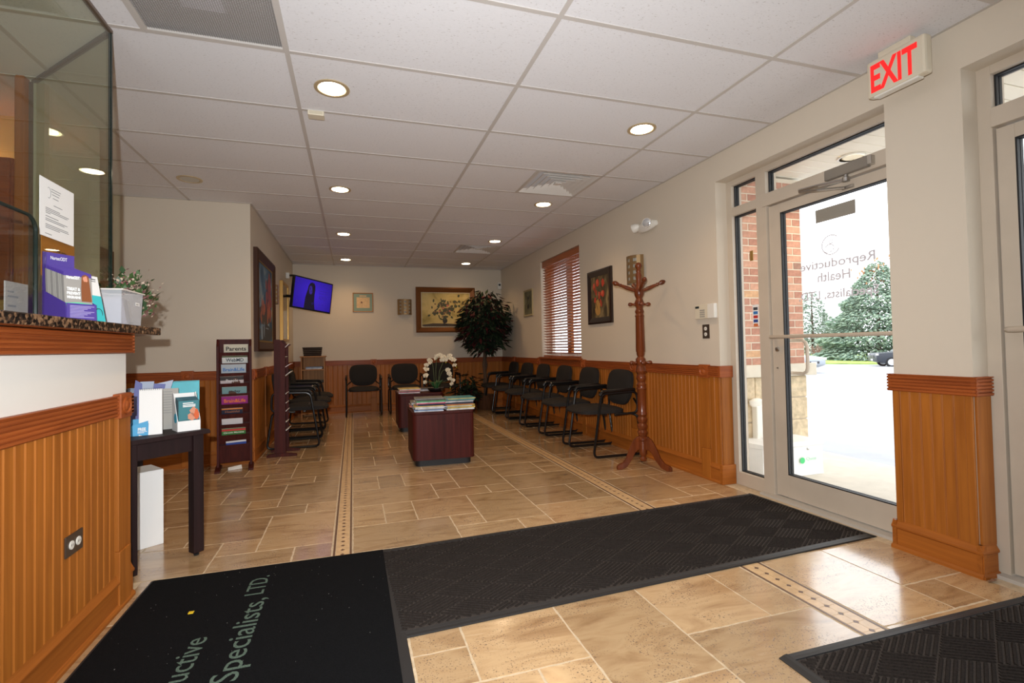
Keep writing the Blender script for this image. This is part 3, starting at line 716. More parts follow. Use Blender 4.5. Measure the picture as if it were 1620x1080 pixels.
# boxes by the door
def box_thing(name, label, x0, x1, y0, y1, h, rz, lid=True):
    t = thing(name, label, 'box', ((x0 + x1) / 2, (y0 + y1) / 2, -.005), rz)
    a, b = (x1 - x0) / 2, (y1 - y0) / 2
    wm = M('white_carton', C(228, 228, 226), .6, noise=(5, .03))
    B(-a, a, -b, b, 0, h - .04).build('body', wm, t, .006); 
    B(-a - .008, a + .008, -b - .008, b + .008, h - .04, h).build('lid', wm, t, .006)
    return t, a, b
t, a, b = box_thing('specimen_box', 'white lidded box with green mark outside the door', 3.45, 3.78, 3.15, 3.42, .285, 0)
MB().lathe([(.026, 0), (.026, .001)], 18).xf(frame_mtx((-.07, -b - .009, .13), (1, 0, 0), (0, 0, 1))).build('emblem', M('green_print', C(70, 200, 120), .6), t)
text('Quest', M('pale_green_print', C(170, 220, 190), .6), t, .05, .11, .035, frame_mtx((.035, -b - .002, .125), (1, 0, 0), (0, 0, 1)), .0005)
MB().lathe([(.009, 0), (.009, .006), (.001, .008)], 12).xf(frame_mtx((.0, -b - .002, .22), (1, 0, 0), (0, 0, 1))).build('latch', MAT['chrome'], t)
t, a, b = box_thing('delivery_box', 'white box with orange label outside behind the sidelight', 3.17, 3.40, 3.2, 3.46, .275, .12)
B(.02, a + .001, -b - .002, -b - .001, .07, .19).build('orange_label', M('orange_print', C(230, 120, 70), .6), t)
B(-.02, .02, -b - .002, -b - .001, .03, .05).build('barcode', MAT['ink'], t)
t = thing('ash_receptacle', 'white plastic smokers post with flared cap against the stone wall', 'bin', (3.30, 3.40, -.005))
t.location = (3.47, 3.36, -.005) if False else (3.43, 3.455, -.005)
B(-.06, .06, -.03, .03, 0, .56).build('post', MAT['white_plastic'], t, .012)
MB().lathe([(.055, 0), (.075, .02), (.078, .05), (.04, .07), (.01, .075)], 16, (-.03, 0, .55), 1, .45).build('cap', MAT['white_plastic'], t, smooth=True)
# spruce trees
def spruce(name, label, x, y, h, rad, cat='tree', n=5200, col=((130, 150, 132), (110, 132, 116), (150, 168, 146)), tip=True):
    z0 = gz(min(x, 70)); t = thing(name, label, cat, (x, y, z0))
    MB().tube([(0, 0, 0), (0, 0, h * .9)], .2, 8, [.22, .05]).build('trunk', M('bark', C(90, 74, 62), .9), t)
    rnd = random.Random(h * 31 + x)
    groups = [MB() for _ in col]
    for i in range(n):
        u = rnd.random() ** .75; zc = h * (.04 + .95 * (1 - u)) if False else h * (.03 + .96 * (1 - math.sqrt(rnd.random())))
        R = rad * (1 - zc / h) ** .85 * (1 + .12 * math.sin(zc * 7.0 / h * 5)) + .05
        a = rnd.random() * 2 * PI; rr = R * (.45 + .6 * math.sqrt(rnd.random()))
        L = .22 + .5 * rnd.random() * (R / rad + .25); wd = .07 + .10 * rnd.random(); dz = -.12 - .25 * rnd.random() + (.1 if rr > R * .9 else 0)
        d = Vector((math.cos(a + rnd.uniform(-.5, .5)), math.sin(a + rnd.uniform(-.5, .5)), dz)).normalized(); s = d.cross(Vector((0, 0, 1))).normalized() * wd
        p = Vector((math.cos(a) * rr, math.sin(a) * rr, zc)); q = p + d * L
        g = groups[rnd.randrange(len(groups))]
        g.add([p, p + d * L * .5 + s, q, p + d * L * .5 - s, p + d * L * .5 + Vector((0, 0, wd * .8)), p + d * L * .5 - Vector((0, 0, wd * .6))],
              [(0, 1, 4), (1, 2, 4), (2, 3, 4), (3, 0, 4), (1, 0, 5), (2, 1, 5), (3, 2, 5), (0, 3, 5)])
    for g, c_ in zip(groups, col):
        tag(g.build('foliage', M('needles_%d_%d_%d' % c_, C(*c_), .85), t), kind='stuff')
    return t
tr = spruce('blue_spruce', 'tall blue-green spruce tree beyond the parking lot', 51.6, 36.3, 10.6, 5.4, n=11000)
cg = MB(); rnd = random.Random(5)
for i in range(60):
    p = Vector((rnd.gauss(0, .7), rnd.gauss(0, .7), 9.2 + rnd.gauss(0, .6))); cg.lathe([(.02, 0), (.07, .08), (.06, .2), (.01, .3)], 6, tuple(p))
tag(cg.build('cones', M('cone_tan', C(196, 140, 100), .8), tr), kind='stuff')
spruce('far_evergreen', 'smaller pale evergreen at the brick wall edge of the view', 57, 48.4, 9.4, 3.2, n=2600, col=((150, 162, 150), (136, 150, 136)))
t = thing('bare_bush', 'low reddish bare bush on the lawn by the spruce', 'bush', (53.35, 44.1, gz(53.35)))
bb_ = MB(); rnd = random.Random(9)
for i in range(160):
    a = rnd.random() * 2 * PI; l = rnd.uniform(.8, 2.0); q = Vector((math.cos(a) * rnd.uniform(.3, 1.7), math.sin(a) * rnd.uniform(.3, 1.4), l)); bb_.tube([q * .35 * Vector((1, 1, 0)).length * .0 + Vector((q.x * .5, q.y * .5, 0)), q], .02, 3)
tag(bb_.build('twigs', M('twig_red', C(150, 112, 100), .9), t), kind='stuff')
# cars across the lot
def car(name, label, x, y, rz, paint, suv):
    t = thing(name, label, 'car', (x, y, gz(x)), rz)
    Lh, W = (2.35, .93) if suv else (2.3, .9)
    if suv: side = [(-Lh, .45), (-Lh, .85), (-Lh + .1, 1.02), (-1.0, 1.10), (-.35, 1.62), (1.5, 1.70), (2.1, 1.55), (Lh, 1.0), (Lh, .45), (1.9, .3), (-1.9, .3)]
    else: side = [(-Lh, .4), (-Lh, .68), (-Lh + .15, .8), (-1.0, .92), (-.3, 1.36), (.9, 1.42), (1.6, 1.02), (Lh, .95), (Lh, .4), (1.9, .25), (-1.9, .25)]
    MB().prism(side, 'Y', -W, W).build('body', paint, t, .06, True)
    gl = M('car_glass', C(60, 66, 72), .1); z1, z2 = (1.12, 1.6) if suv else (.95, 1.34)
    MB().prism([(-.92 if suv else -.9, z1), (-.38 if suv else -.3, z2), (.3, z2 + .03), (.3, z1)], 'Y', -W - .004, W + .004).build('side_window', gl, t)
    MB().prism([(.36, z1), (.36, z2 + .03), (1.3 if suv else .85, z2 + .04), (1.6 if suv else 1.3, z1)], 'Y', -W - .004, W + .004).build('side_window', gl, t)
    MB().prism([(-1.02 if suv else -1.0, z1), (-.42 if suv else -.34, z2 + .0), (-.40, z2 + .01), (-.98, z1)], 'Y', -W + .12, W - .12).build('windscreen', gl, t)
    for s in (-1, 1):
        for xw in (-1.45, 1.4):
            r = .36 if suv else .32
            wh = MB().lathe([(r * .4, -.11), (r * .96, -.11), (r, -.07), (r, .07), (r * .96, .11), (r * .4, .11)], 20).xf(frame_mtx((xw, s * (W - .09), r), (1, 0, 0), (0, 0, 1))).build('wheel', M('tyre', C(30, 30, 32), .8), t, smooth=True)
            MB().lathe([(r * .66, -.12), (r * .66, .12)], 16).xf(frame_mtx((xw, s * (W - .09), r), (1, 0, 0), (0, 0, 1))).build('rim', M('alloy', C(200, 202, 206), .35, .6), wh)
        B(-Lh - .01, -Lh + .12, s * W * .9 - .14, s * W * .9 + .06, (.86 if suv else .66), (1.0 if suv else .78)).build('headlamp', M('headlamp', C(220, 222, 226), .15), t, .02)
    B(-Lh - .02, -Lh + .02, -.4, .4, (.66 if suv else .48), (.86 if suv else .6)).build('grille', M('grille_dark', C(40, 42, 46), .4), t)
    B(-Lh - .03, -Lh - .015, -.2, .2, .45, .58).build('number_plate', MAT['white_paper'], t)
    return t
car('parked_suv', 'dark blue-grey suv parked on the far side of the lot', 39.3, 25.45, math.radians(-37.7), M('suv_paint', C(44, 50, 60), .35, 0), True)
car('parked_sedan', 'silver sedan nosing out beside the brick wall', 22.5, 21.5, math.radians(93), M('silver_paint', C(150, 158, 168), .3, 0), False)
t = thing('far_house', 'pale gabled house far beyond the lawn', 'house', (85, 72, -1.6))
B(-5, 5, -4, 4, 0, 3.2).build('wall', M('pale_siding', C(206, 206, 208), .8), t)
MB().prism([(-5.4, 3.1), (5.4, 3.1), (0, 5.6)], 'Y', -4.4, 4.4).build('roof', M('pale_shingle', C(176, 174, 176), .9), t)
for xx in (-3, 0, 3): B(xx - .5, xx + .5, -4.05, -3.98, 1.1, 2.3).build('window', M('far_window', C(120, 130, 140), .2), t)

# ------------------------------------------------------------------ ceiling fittings
def downlight(x, y, label, lit=True):
    t = thing('downlight', label, 'lamp', (x, y, HC), group='recessed ceiling downlights')
    MB().lathe([(.098, -.001), (.098, -.006), (.078, -.007), (.072, .004), (.072, -.001)], 28).build('trim_ring', MAT['brass_ring'], t, smooth=True)
    if lit:
        MB().lathe([(.0725, -.0055), (.0725, -.003)], 28).build('lens', MAT['lamp'], t)
        l = bpy.data.lights.new('downlight_bulb', 'SPOT'); l.energy = DOWNLIGHT_W; l.color = (1.0, .62, .30); l.shadow_soft_size = .06
        l.spot_size = math.radians(140); l.spot_blend = .9
        lo = bpy.data.objects.new('downlight_bulb', l); COL.objects.link(lo); lo.parent = t; lo.location = (0, 0, -.03)
    else:
        MB().lathe([(.0725, -.0050), (.0725, -.003)], 28).build('lens', M('unlit_lens', C(196, 192, 180), .4), t)
    return t
rows = ['nearest the mats', 'above the front cube table', 'above the rear cube table', 'nearest the back wall']
for i, y in enumerate((2.915, 4.75, 6.58, 8.44)):
    downlight(-.098, y, 'lit recessed downlight in the left row, ' + rows[i]); downlight(1.943, y, 'lit recessed downlight in the right row, ' + rows[i])
downlight(-1.332, 4.775, 'unlit recessed downlight over the alcove', False)
downlight(-2.30, .5, 'added unseen downlight lighting the reception behind glass')  # added lamp, out of view, to brighten the reception interior
downlight(-2.35, 3.56, 'lit recessed downlight in the office behind the reception')
def diffuser(x0, y0, label):
    t = thing('ceiling_vent', label, 'vent', (x0 + .305, y0 + .305, HC), group='supply vents')
    wm = M('vent_white', C(214, 210, 204), .4)
    fr = MB(); 
    B(-.293, .293, -.293, .293, .05, .06).build('plenum', M('vent_dark', C(60, 62, 66), .6), t)
    for k in range(5):
        a = .285 - k * .055; b = a - .036; m = MB()
        for q in range(4):
            R = Matrix.Rotation(q * PI / 2, 4, 'Z')
            vs = [Vector((-a, -a, .0)), Vector((a, -a, .0)), Vector((b, -b, .034)), Vector((-b, -b, .034))]
            vs2 = [v + Vector((0, 0, .004)) for v in vs]
            m.add([R @ v for v in vs + vs2], [(0, 1, 2, 3), (7, 6, 5, 4), (0, 4, 5, 1), (2, 6, 7, 3)])
        m.build('louvre_ring', wm, t)
    MB().box(-.03, .03, -.03, .03, .002, .01).build('centre_plate', wm, t)
    m = MB(); m.box(-.305, .305, -.305, -.285, -.003, .006); m.box(-.305, .305, .285, .305, -.003, .006); m.box(-.305, -.285, -.285, .285, -.003, .006); m.box(.285, .305, -.285, .285, -.003, .006)
    m.build('frame', wm, t)
diffuser(1.531, 3.83, 'square louvred ceiling vent nearer the coat rack'); diffuser(1.531, 6.88, 'square louvred ceiling vent farther back, before the rear wall')
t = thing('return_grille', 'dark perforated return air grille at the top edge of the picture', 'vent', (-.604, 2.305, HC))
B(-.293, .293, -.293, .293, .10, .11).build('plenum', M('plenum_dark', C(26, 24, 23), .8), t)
B(-.092, .078, -.16, .10, .012, .016).build('reflection_plate', M('reflection_white', C(210, 206, 210), .5), t)  # white plate paints in the light reflection showing through the mesh
lat = MB()
for i in range(58):
    p = -.29 + i * .01; lat.box(p, p + .0024, -.29, .29, .005, .006); lat.box(-.29, .29, p, p + .0024, .005, .006)
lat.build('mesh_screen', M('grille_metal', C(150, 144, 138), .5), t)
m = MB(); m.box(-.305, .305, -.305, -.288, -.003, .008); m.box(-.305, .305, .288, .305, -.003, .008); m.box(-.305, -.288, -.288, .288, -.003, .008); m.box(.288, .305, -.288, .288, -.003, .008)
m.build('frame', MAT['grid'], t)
t = thing('ceiling_sensor', 'small cream sensor box on the ceiling beside the grid bar', 'sensor', (-.205, 3.245, HC))
B(-.048, .048, -.035, .035, -.03, 0).build('housing', MAT['cream_plastic'], t, .004); B(-.04, .04, -.037, -.034, -.024, -.006).build('lens', M('sensor_lens', C(196, 186, 164), .3), t)

# exit sign hung from the ceiling
t = thing('exit_sign', 'cream exit sign with red letters hanging by the doors', 'sign', (2.66, 1.735, 2.39))
B(2.638, 2.690, 1.593, 1.870, 2.393, 2.583).build('housing', MAT['cream_plastic'], t, .012, w=True)
B(2.645, 2.685, 1.66, 1.815, 2.583, HC - .001).build('canopy', MAT['cream_plastic'], t, .004, w=True)
B(2.643, 2.685, 1.63, 1.84, 2.385, 2.396).build('battery_lens', MAT['white_plastic'], t, .003, w=True)
text('EXIT', M('exit_red', C(230, 30, 30), .5, emis=((1, .02, .02, 1), .55)), t, .15, .222, .145, frame_mtx((-.0225, .006, .028), (0, -1, 0), (0, 0, 1)), .001, bold=.004)

# emergency light with two heads
t = thing('emergency_light', 'white emergency light with two round heads high on the wall above the coat rack', 'lamp', (2.74, 4.12, 2.26))
bd = MB()
N1 = 14; vs = []; fs = []
for k in range(N1 + 1):
    u = -1 + 2 * k / N1; hh = .055 * (1 - .55 * abs(u) ** 2.2); dd = .035 + .035 * (1 - abs(u) ** 2)
    for j in range(10):
        a = 2 * PI * j / 10; vs.append((2.78 - dd / 2 + dd / 2 * math.cos(a), 4.10 + u * .155, 2.262 + hh * math.sin(a)))
for k in range(N1):
    for j in range(10): fs.append((k * 10 + j, k * 10 + (j + 1) % 10, (k + 1) * 10 + (j + 1) % 10, (k + 1) * 10 + j))
fs.append(tuple(range(10))); fs.append(tuple(range(N1 * 10, N1 * 10 + 10)))
bd.add(vs, fs).build('housing', MAT['white_plastic'], t, smooth=True, w=True)
for yc, dr in ((4.02, Vector((-.75, -.55, -.1))), (4.23, Vector((-.45, .85, -.25)))):
    fr_ = frame_mtx((2.715, yc, 2.275), dr.normalized().cross(Vector((0, 0, 1))), Vector((0, 0, 1)) - dr.normalized() * dr.normalized().z)
    prof = [(.02, -.05), (.04, -.02), (.047, .01), (.045, .022)]
    hd = MB().lathe(prof, 18).xf(fr_ @ Matrix.Rotation(PI, 4, 'Y') if fr_.col[2].to_3d().dot(dr) < 0 else fr_).build('lamp_head', MAT['white_plastic'], t, smooth=True, w=True)
    ln = MB().lathe([(.041, .0225), (.03, .028), (.001, .031)], 18).xf(fr_ @ Matrix.Rotation(PI, 4, 'Y') if fr_.col[2].to_3d().dot(dr) < 0 else fr_)
    ln.v = [(p[0] - t.location.x, p[1] - t.location.y, p[2] - t.location.z) for p in ln.v]; ln.build('lens', M('reflector_lens', C(220, 224, 228), .08, .6), hd, smooth=True)

# keypad and outlets on the right wall
t = thing('alarm_keypad', 'cream alarm keypad with small display beside the front door', 'keypad', (2.77, 3.31, 1.31))
B(2.75, 2.78, 3.27, 3.425, 1.312, 1.43).build('housing', MAT['cream_plastic'], t, .005, w=True)
B(2.745, 2.78, 3.19, 3.268, 1.312, 1.43).build('side_cover', MAT['white_plastic'], t, .006, w=True)
B(2.7485, 2.7505, 3.37, 3.415, 1.40, 1.418).build('display', M('lcd_dark', C(38, 46, 42), .2), t, w=True)
for i in range(3):
    for j in range(4): B(2.7475, 2.751, 3.305 + i * .02, 3.319 + i * .02, 1.325 + j * .017, 1.336 + j * .017).build('key', M('key_grey', C(150, 146, 138), .5), t, w=True)
def outlet(label, axis_face, sg, a0, a1, z0, z1, horizontal=False):
    t = thing('wall_outlet', label, 'outlet', (axis_face, (a0 + a1) / 2, (z0 + z1) / 2))
    d = lambda p, q: tuple(sorted((axis_face + sg * p, axis_face + sg * q)))
    B(*d(0, .006), a0, a1, z0, z1).build('cover_plate', M('bronze_plate', C(92, 80, 70), .35, .6), t, .002, w=True)
    am, zm = (a0 + a1) / 2, (z0 + z1) / 2
    for s in (-1, 1):
        ca, cz = (am + s * (a1 - a0) * .2, zm) if horizontal else (am, zm + s * (z1 - z0) * .2)
        rc = MB().lathe([(.0155, 0), (.0155, .009), (.001, .0095)], 16).xf(frame_mtx((axis_face, ca, cz), (0, sg, 0), (0, 0, 1))).build('socket', MAT['white_plastic'], t, w=True)
        for q in (-1, 1): 
            sl = B(-.001, .0, ca + q * .005 - .001, ca + q * .005 + .001, cz - .004, cz + .004)
            sl.v = [(axis_face + sg * .0098 + p[0] - t.location.x, p[1] - t.location.y, p[2] - t.location.z) for p in sl.v]; sl.build('slot', MAT['ink'], rc)
outlet('bronze outlet plate with two white sockets under the keypad', XR, -1, 3.287, 3.366, 1.15, 1.265)
outlet('bronze outlet plate with two white sockets low on the reception wainscot', HW + .012, 1, 2.137, 2.252, .383, .458, True)

# ------------------------------------------------------------------ sconces
def sconce(label, mtx, wd=.235, h=.28, depth=.10):
    t = thing('wall_sconce', label, 'lamp'); t.matrix_world = mtx
    # local: x along wall, y out of wall (towards the room), z up
    B(-.06, .06, 0, .012, -h / 2 + .03, h / 2 - .03).build('back_plate', MAT['white_plastic'], t, .003)
    def pt(u, z, k=1.0): a = PI * (1 - u); return Vector((wd / 2 * math.cos(a) * k, .012 + depth * math.sin(a) * k, z))
    nu, nz = 9, 9; g = MB(); d = MB()
    opens_u = (2, 4, 6)
    for i in range(nu):
        for j in range(nz):
            if i in opens_u and j % 2 == 1: continue
            u0, u1 = i / nu, (i + 1) / nu; z0, z1 = -h / 2 + h * j / nz, -h / 2 + h * (j + 1) / nz
            vs = [pt(u0, z0), pt(u1, z0), pt(u1, z1), pt(u0, z1), pt(u0, z0, .965), pt(u1, z0, .965), pt(u1, z1, .965), pt(u0, z1, .965)]
            g.add(vs, [(0, 1, 2, 3), (7, 6, 5, 4), (0, 4, 5, 1), (1, 5, 6, 2), (2, 6, 7, 3), (3, 7, 4, 0)])
    g.build('shade', MAT['bronze'], t)
    vs = []; fs = []
    for i in range(13):
        for z in (-h / 2 + .006, h / 2 - .006): vs.append(pt(i / 12, z, .93))
    for i in range(12): fs.append((2 * i, 2 * i + 2, 2 * i + 3, 2 * i + 1))
    d.add(vs, fs).build('diffuser', M('frosted_white', C(160, 155, 142), .5), t)
    return t
sconce('bronze wall sconce with square cut-outs behind the coat rack', frame_mtx((XR, 4.295, 1.865), (0, 1, 0), (-1, 0, 0)) if False else Matrix(((0, -1, 0, XR), (1, 0, 0, 4.295), (0, 0, 1, 1.865), (0, 0, 0, 1))))
sconce('bronze wall sconce with square cut-outs between the two rear pictures', Matrix(((-1, 0, 0, .915), (0, -1, 0, YB), (0, 0, 1, 1.875), (0, 0, 0, 1))), .26, .285)
sconce('wall sconce seen edge-on between the landscape painting and the mirror', Matrix(((0, 1, 0, XL), (-1, 0, 0, 6.86), (0, 0, 1, 1.845), (0, 0, 0, 1))), .2, .24, .055)

# ------------------------------------------------------------------ pictures
def picture(name, label, mtx, wd, h, border, depth, frame_m, canvas_m, inner=None, inner_m=None):
    t = thing(name, label, 'picture'); t.matrix_world = mtx     # local x right, y up, z out of the wall
    ins = border
    prof = [(0, 0), (0, depth * .8), (border * .25, depth), (border * .6, depth * .75), (border, depth * .45), (border, 0)]
    for nm, (sx, sy, L, rot) in dict(top=(0, h / 2, wd, 0), right=(wd / 2, 0, h, -PI / 2), bottom=(0, -h / 2, wd, PI), left=(-wd / 2, 0, h, PI / 2)).items():
        vs = []; n = len(prof)
        for p in prof: vs.append(Vector((-L / 2 + p[0], -p[0], p[1])))
        for p in prof: vs.append(Vector((L / 2 - p[0], -p[0], p[1])))
        R = Matrix.Translation((sx, sy, 0)) @ Matrix.Rotation(rot, 4, 'Z')
        MB().add([R @ v for v in vs], [tuple(range(n)), tuple(range(n, 2 * n))] + [(i, (i + 1) % n, n + (i + 1) % n, n + i) for i in range(n)]).build('frame_' + ('rail' if nm in ('top', 'bottom') else 'stile'), frame_m, t)
    cv = B(-wd / 2 + border, wd / 2 - border, -h / 2 + border, h / 2 - border, .002, depth * .4).build('canvas', canvas_m, t)
    if inner:
        m = MB(); a, b = wd / 2 - border, h / 2 - border; k = inner; zt = depth * .5
        m.box(-a, a, b - k, b, 0, zt); m.box(-a, a, -b, -b + k, 0, zt); m.box(-a, -a + k, -b + k, b - k, 0, zt); m.box(a - k, a, -b + k, b - k, 0, zt); m.build('liner', inner_m, t)
    return t, cv, depth * .4
def blob(m, x, y, rx, ry, z, rot=0, n=9, rnd=random):
    vs = [(x, y, z)]
    for i in range(n):
        a = 2 * PI * i / n; k = rnd.uniform(.75, 1.15); px, py = rx * k * math.cos(a), ry * k * math.sin(a)
        vs.append((x + px * math.cos(rot) - py * math.sin(rot), y + px * math.sin(rot) + py * math.cos(rot), z))
    m.add(vs, [(0, i + 1, (i + 1) % n + 1) for i in range(n)])
def dabs(cv, z, colour, spots, name):
    m = MB()
    for k, (x, y, rx, ry, r) in enumerate(spots): blob(m, x, y, rx, ry, z + .0004 + k * .00001, r)
    return m.build(name, M('paint_%d_%d_%d' % colour, C(*colour), .55), cv)
def onX(x, yc, zc, sg): # picture on a wall facing sg*X
    return Matrix(((0, 0, sg, x), (sg, 0, 0, yc), (0, 1, 0, zc), (0, 0, 0, 1)))
def onY(y, xc, zc): return Matrix(((1, 0, 0, xc), (0, 0, -1, y), (0, 1, 0, zc), (0, 0, 0, 1)))
rp = random.Random(3)
darkfr = M('dark_brown_frame', C(36, 24, 20), .3, coat=.3)
# tulips on the right wall
tp, cv, z = picture('tulip_picture', 'picture of red tulips in a tan vase, dark frame, right of the window', onX(XR, 5.09, 1.68, -1), .57, .635, .075, .03, darkfr,
    oriental_noise('tulip_ground', [(.3, C(48, 42, 36)), (.5, C(96, 84, 62)), (.7, C(150, 130, 92))], 6, stretch=(1.5, .7, 1)))
dabs(cv, z, (176, 134, 70), [(-.05, -.16, .085, .075, 0), (-.05, -.10, .07, .07, 0)], 'painted_vase')
dabs(cv, z, (60, 70, 44), [(-.04 + rp.uniform(-.1, .1), .0 + rp.uniform(-.1, .1), .006, .07, rp.uniform(-.6, .6)) for _ in range(14)], 'painted_stems')
dabs(cv, z, (186, 62, 40), [(-.13, .13, .035, .045, .2), (-.05, .17, .04, .045, 0), (.08, .15, .035, .05, -.2), (-.09, .06, .035, .04, .4), (-.01, .02, .035, .045, 0), (.07, .03, .045, .045, 0), (-.11, -.03, .03, .035, 0), (.03, -.07, .03, .05, .2)], 'painted_tulips')
dabs(cv, z + .001, (216, 110, 78), [(-.135, .14, .012, .03, .2), (-.06, .18, .014, .03, 0), (.06, .04, .018, .03, 0), (-.02, .03, .012, .03, 0)], 'painted_highlights')
# small picture near the corner
tp, cv, z = picture('small_print', 'small narrow print with pale frame between the window and the corner', onX(XR, 7.52, 1.83, -1), .42, .44, .03, .022, M('pale_gilt', C(176, 160, 120), .5), oriental_noise('small_ground', [(.4, C(92, 92, 74)), (.6, C(126, 122, 96))], 5))
dabs(cv, z, (44, 44, 38), [(0, .08, .05, .03, 0), (0, -.06, .05, .04, 0)], 'painted_scene')
# small picture and large still life on the back wall
tp, cv, z = picture('matted_print', 'small matted print with aqua border on the rear wall', onY(YB, .183, 1.958), .355, .345, .018, .018, M('thin_gilt', C(176, 132, 92), .4), M('aqua_mat', C(134, 156, 142), .8))
B(-.11, .115, -.10, .09, z, z + .001).build('print', M('peach_paper', C(214, 182, 140), .8, noise=(30, .1)), cv); B(-.06, .06, .105, .125, z, z + .001).build('title_strip', M('peach_paper', C(214, 182, 140)), cv)
dabs(cv, z + .0012, (120, 84, 70), [(-.03, -.0, .012, .02, 0), (-.015, -.005, .01, .016, 0)], 'painted_scene')
brfr = M('bronze_gilt', C(120, 74, 36), .3, .5)
tp, cv, z = picture('still_life', 'large framed still life of flowers in a dark urn, partly behind the ficus', onY(YB, 1.68, 1.83), 1.12, .845, .095, .045, brfr,
    oriental_noise('still_ground', [(.25, C(120, 110, 62)), (.45, C(190, 168, 108)), (.6, C(206, 184, 126)), (.8, C(190, 120, 74))], 3.2))
pearls = MB(); a, b = .465 - .008, .3275 - .008
for i in range(56):
    u = -a + 2 * a * i / 55
    for s in (-1, 1): pearls.box(u - .005, u + .005, s * b - .008, s * b + .008, .02, .03)
for i in range(38):
    u = -b + 2 * b * i / 37
    for s in (-1, 1): pearls.box(s * a - .008, s * a + .008, u - .005, u + .005, .02, .03)
tag(pearls.build('beading', M('pearl_bead', C(206, 196, 170), .4), tp), kind='stuff')
dabs(cv, z, (66, 52, 34), [(0, -.30, .44, .05, 0)], 'painted_table')
dabs(cv, z + .0003, (38, 30, 24), [(-.02, -.20, .055, .07, 0), (-.02, -.27, .06, .02, 0), (-.02, -.13, .065, .02, 0)], 'painted_urn')
dabs(cv, z + .0005, (64, 66, 42), [(-.02 + rp.gauss(0, .14), .02 + rp.gauss(0, .10), rp.uniform(.015, .045), rp.uniform(.012, .03), rp.uniform(0, 3)) for _ in range(80)], 'painted_leaves')
dabs(cv, z + .0012, (126, 92, 58), [(-.02 + rp.gauss(0, .12), .0 + rp.gauss(0, .08), .02, .015, rp.uniform(0, 3)) for _ in range(20)], 'painted_buds')
dabs(cv, z + .0016, (186, 110, 90), [(.03, .08, .028, .022, 0), (-.05, .03, .022, .018, 0), (.07, -.02, .02, .016, 0), (-.12, -.03, .02, .016, 0), (.0, .13, .014, .012, 0)], 'painted_roses')
# landscape on the left wall
tp, cv, z = picture('landscape_painting', 'tall landscape painting of autumn trees and water in dark frame above the magazine racks', onX(XL, 6.17, 1.66, 1), 1.19, 1.09, .10, .05, M('walnut_frame', C(62, 35, 21), .55, spec=.25),
    oriental_noise('dusk_sky', [(.35, C(40, 66, 92)), (.55, C(92, 120, 140)), (.75, C(190, 184, 160))], 3), .02, M('dull_gold', C(120, 96, 56), .7, 0, .2))
dabs(cv, z, (52, 40, 34), [(0, -.12, .48, .14, 0), (.22, .05, .2, .28, 0)], 'painted_shore')
dabs(cv, z + .0003, (128, 58, 34), [(.1 + rp.uniform(-.05, .32), .05 + rp.uniform(-.2, .3), .05, .06, 0) for _ in range(26)], 'painted_foliage')
dabs(cv, z + .0006, (156, 84, 52), [(-.35 + rp.uniform(0, .7), -.1 + rp.uniform(-.1, .12), .04, .05, 0) for _ in range(18)], 'painted_foliage')
dabs(cv, z + .0008, (30, 36, 44), [(0, -.34, .46, .10, 0)], 'painted_water')
dabs(cv, z + .0011, (120, 140, 156), [(-.25, -.34, .07, .1, 0), (-.1, -.30, .03, .09, 0), (.1, -.28, .12, .008, 0)], 'painted_reflection')
# mirror with gilt frame
t = thing('wall_mirror', 'tall narrow mirror with gold edge beside the television', 'mirror', (XL, 7.8, 1.69))
B(XL, XL + .03, 7.46, 8.12, 1.26, 2.11).build('backing', M('mirror_back', C(96, 80, 52), .5), t, .003, w=True)
B(XL + .03, XL + .034, 7.49, 8.09, 1.29, 2.08).build('glass', M('mirror_silver', C(200, 196, 180), .05, 1.0), t, w=True)
for a in ((7.455, 7.49, 1.255, 2.115), (8.09, 8.125, 1.255, 2.115)): B(XL, XL + .045, *a).build('frame_stile', MAT['gold'], t, .004, w=True)
for a in ((7.49, 8.09, 1.255, 1.29), (7.49, 8.09, 2.08, 2.115)): B(XL, XL + .045, *a).build('frame_rail', MAT['gold'], t, .004, w=True)
# motion sensor
t = thing('motion_sensor', 'small white motion sensor high in the rear corner', 'sensor', (2.74, YB - .03, 2.3))
B(2.70, 2.775, YB - .045, YB, 2.24, 2.365).build('housing', MAT['white_plastic'], t, .008, w=True); B(2.715, 2.755, YB - .048, YB - .044, 2.30, 2.34).build('lens', M('sensor_window', C(70, 72, 76), .3), t, w=True)

# ------------------------------------------------------------------ television
TL, BL_, TR = Vector((-.79, 7.56, 2.235)), Vector((-.838, 7.56, 1.722)), Vector((-.331, 8.05, 2.18))
xd = (TR - TL); W_ = .74; H_ = .475
xd.normalize(); yd = (TL - BL_); yd = (yd - xd * yd.dot(xd)).normalized()
ctr = (TL + BL_) / 2 + xd * W_ / 2
t = thing('television', 'wall mounted television tilted on an arm showing a violet picture', 'television'); t.matrix_world = frame_mtx(ctr, xd, yd)
B(-W_ / 2, W_ / 2, -H_ / 2, H_ / 2, -.045, 0).build('cabinet', M('tv_black', C(14, 14, 16), .3), t, .006)
m, nt, b = nodes_of('tv_screen'); em = N(nt, 'ShaderNodeTexGradient', gradient_type='SPHERICAL')
mp = N(nt, 'ShaderNodeMapping'); mp.inputs['Scale'].default_value = (1.7, 2.0, 1); tc = N(nt, 'ShaderNodeTexCoord'); link(nt, tc.outputs['Object'], mp.inputs['Vector']); link(nt, mp.outputs[0], em.inputs['Vector'])
link(nt, ramp(nt, em.outputs['Fac'], [(.0, C(30, 18, 110)), (.9, C(66, 40, 210))]), b.inputs['Emission Color']); b.inputs['Emission Strength'].default_value = 0.8; b.inputs['Base Color'].default_value = (0, 0, 0, 1); b.inputs['Roughness'].default_value = .15
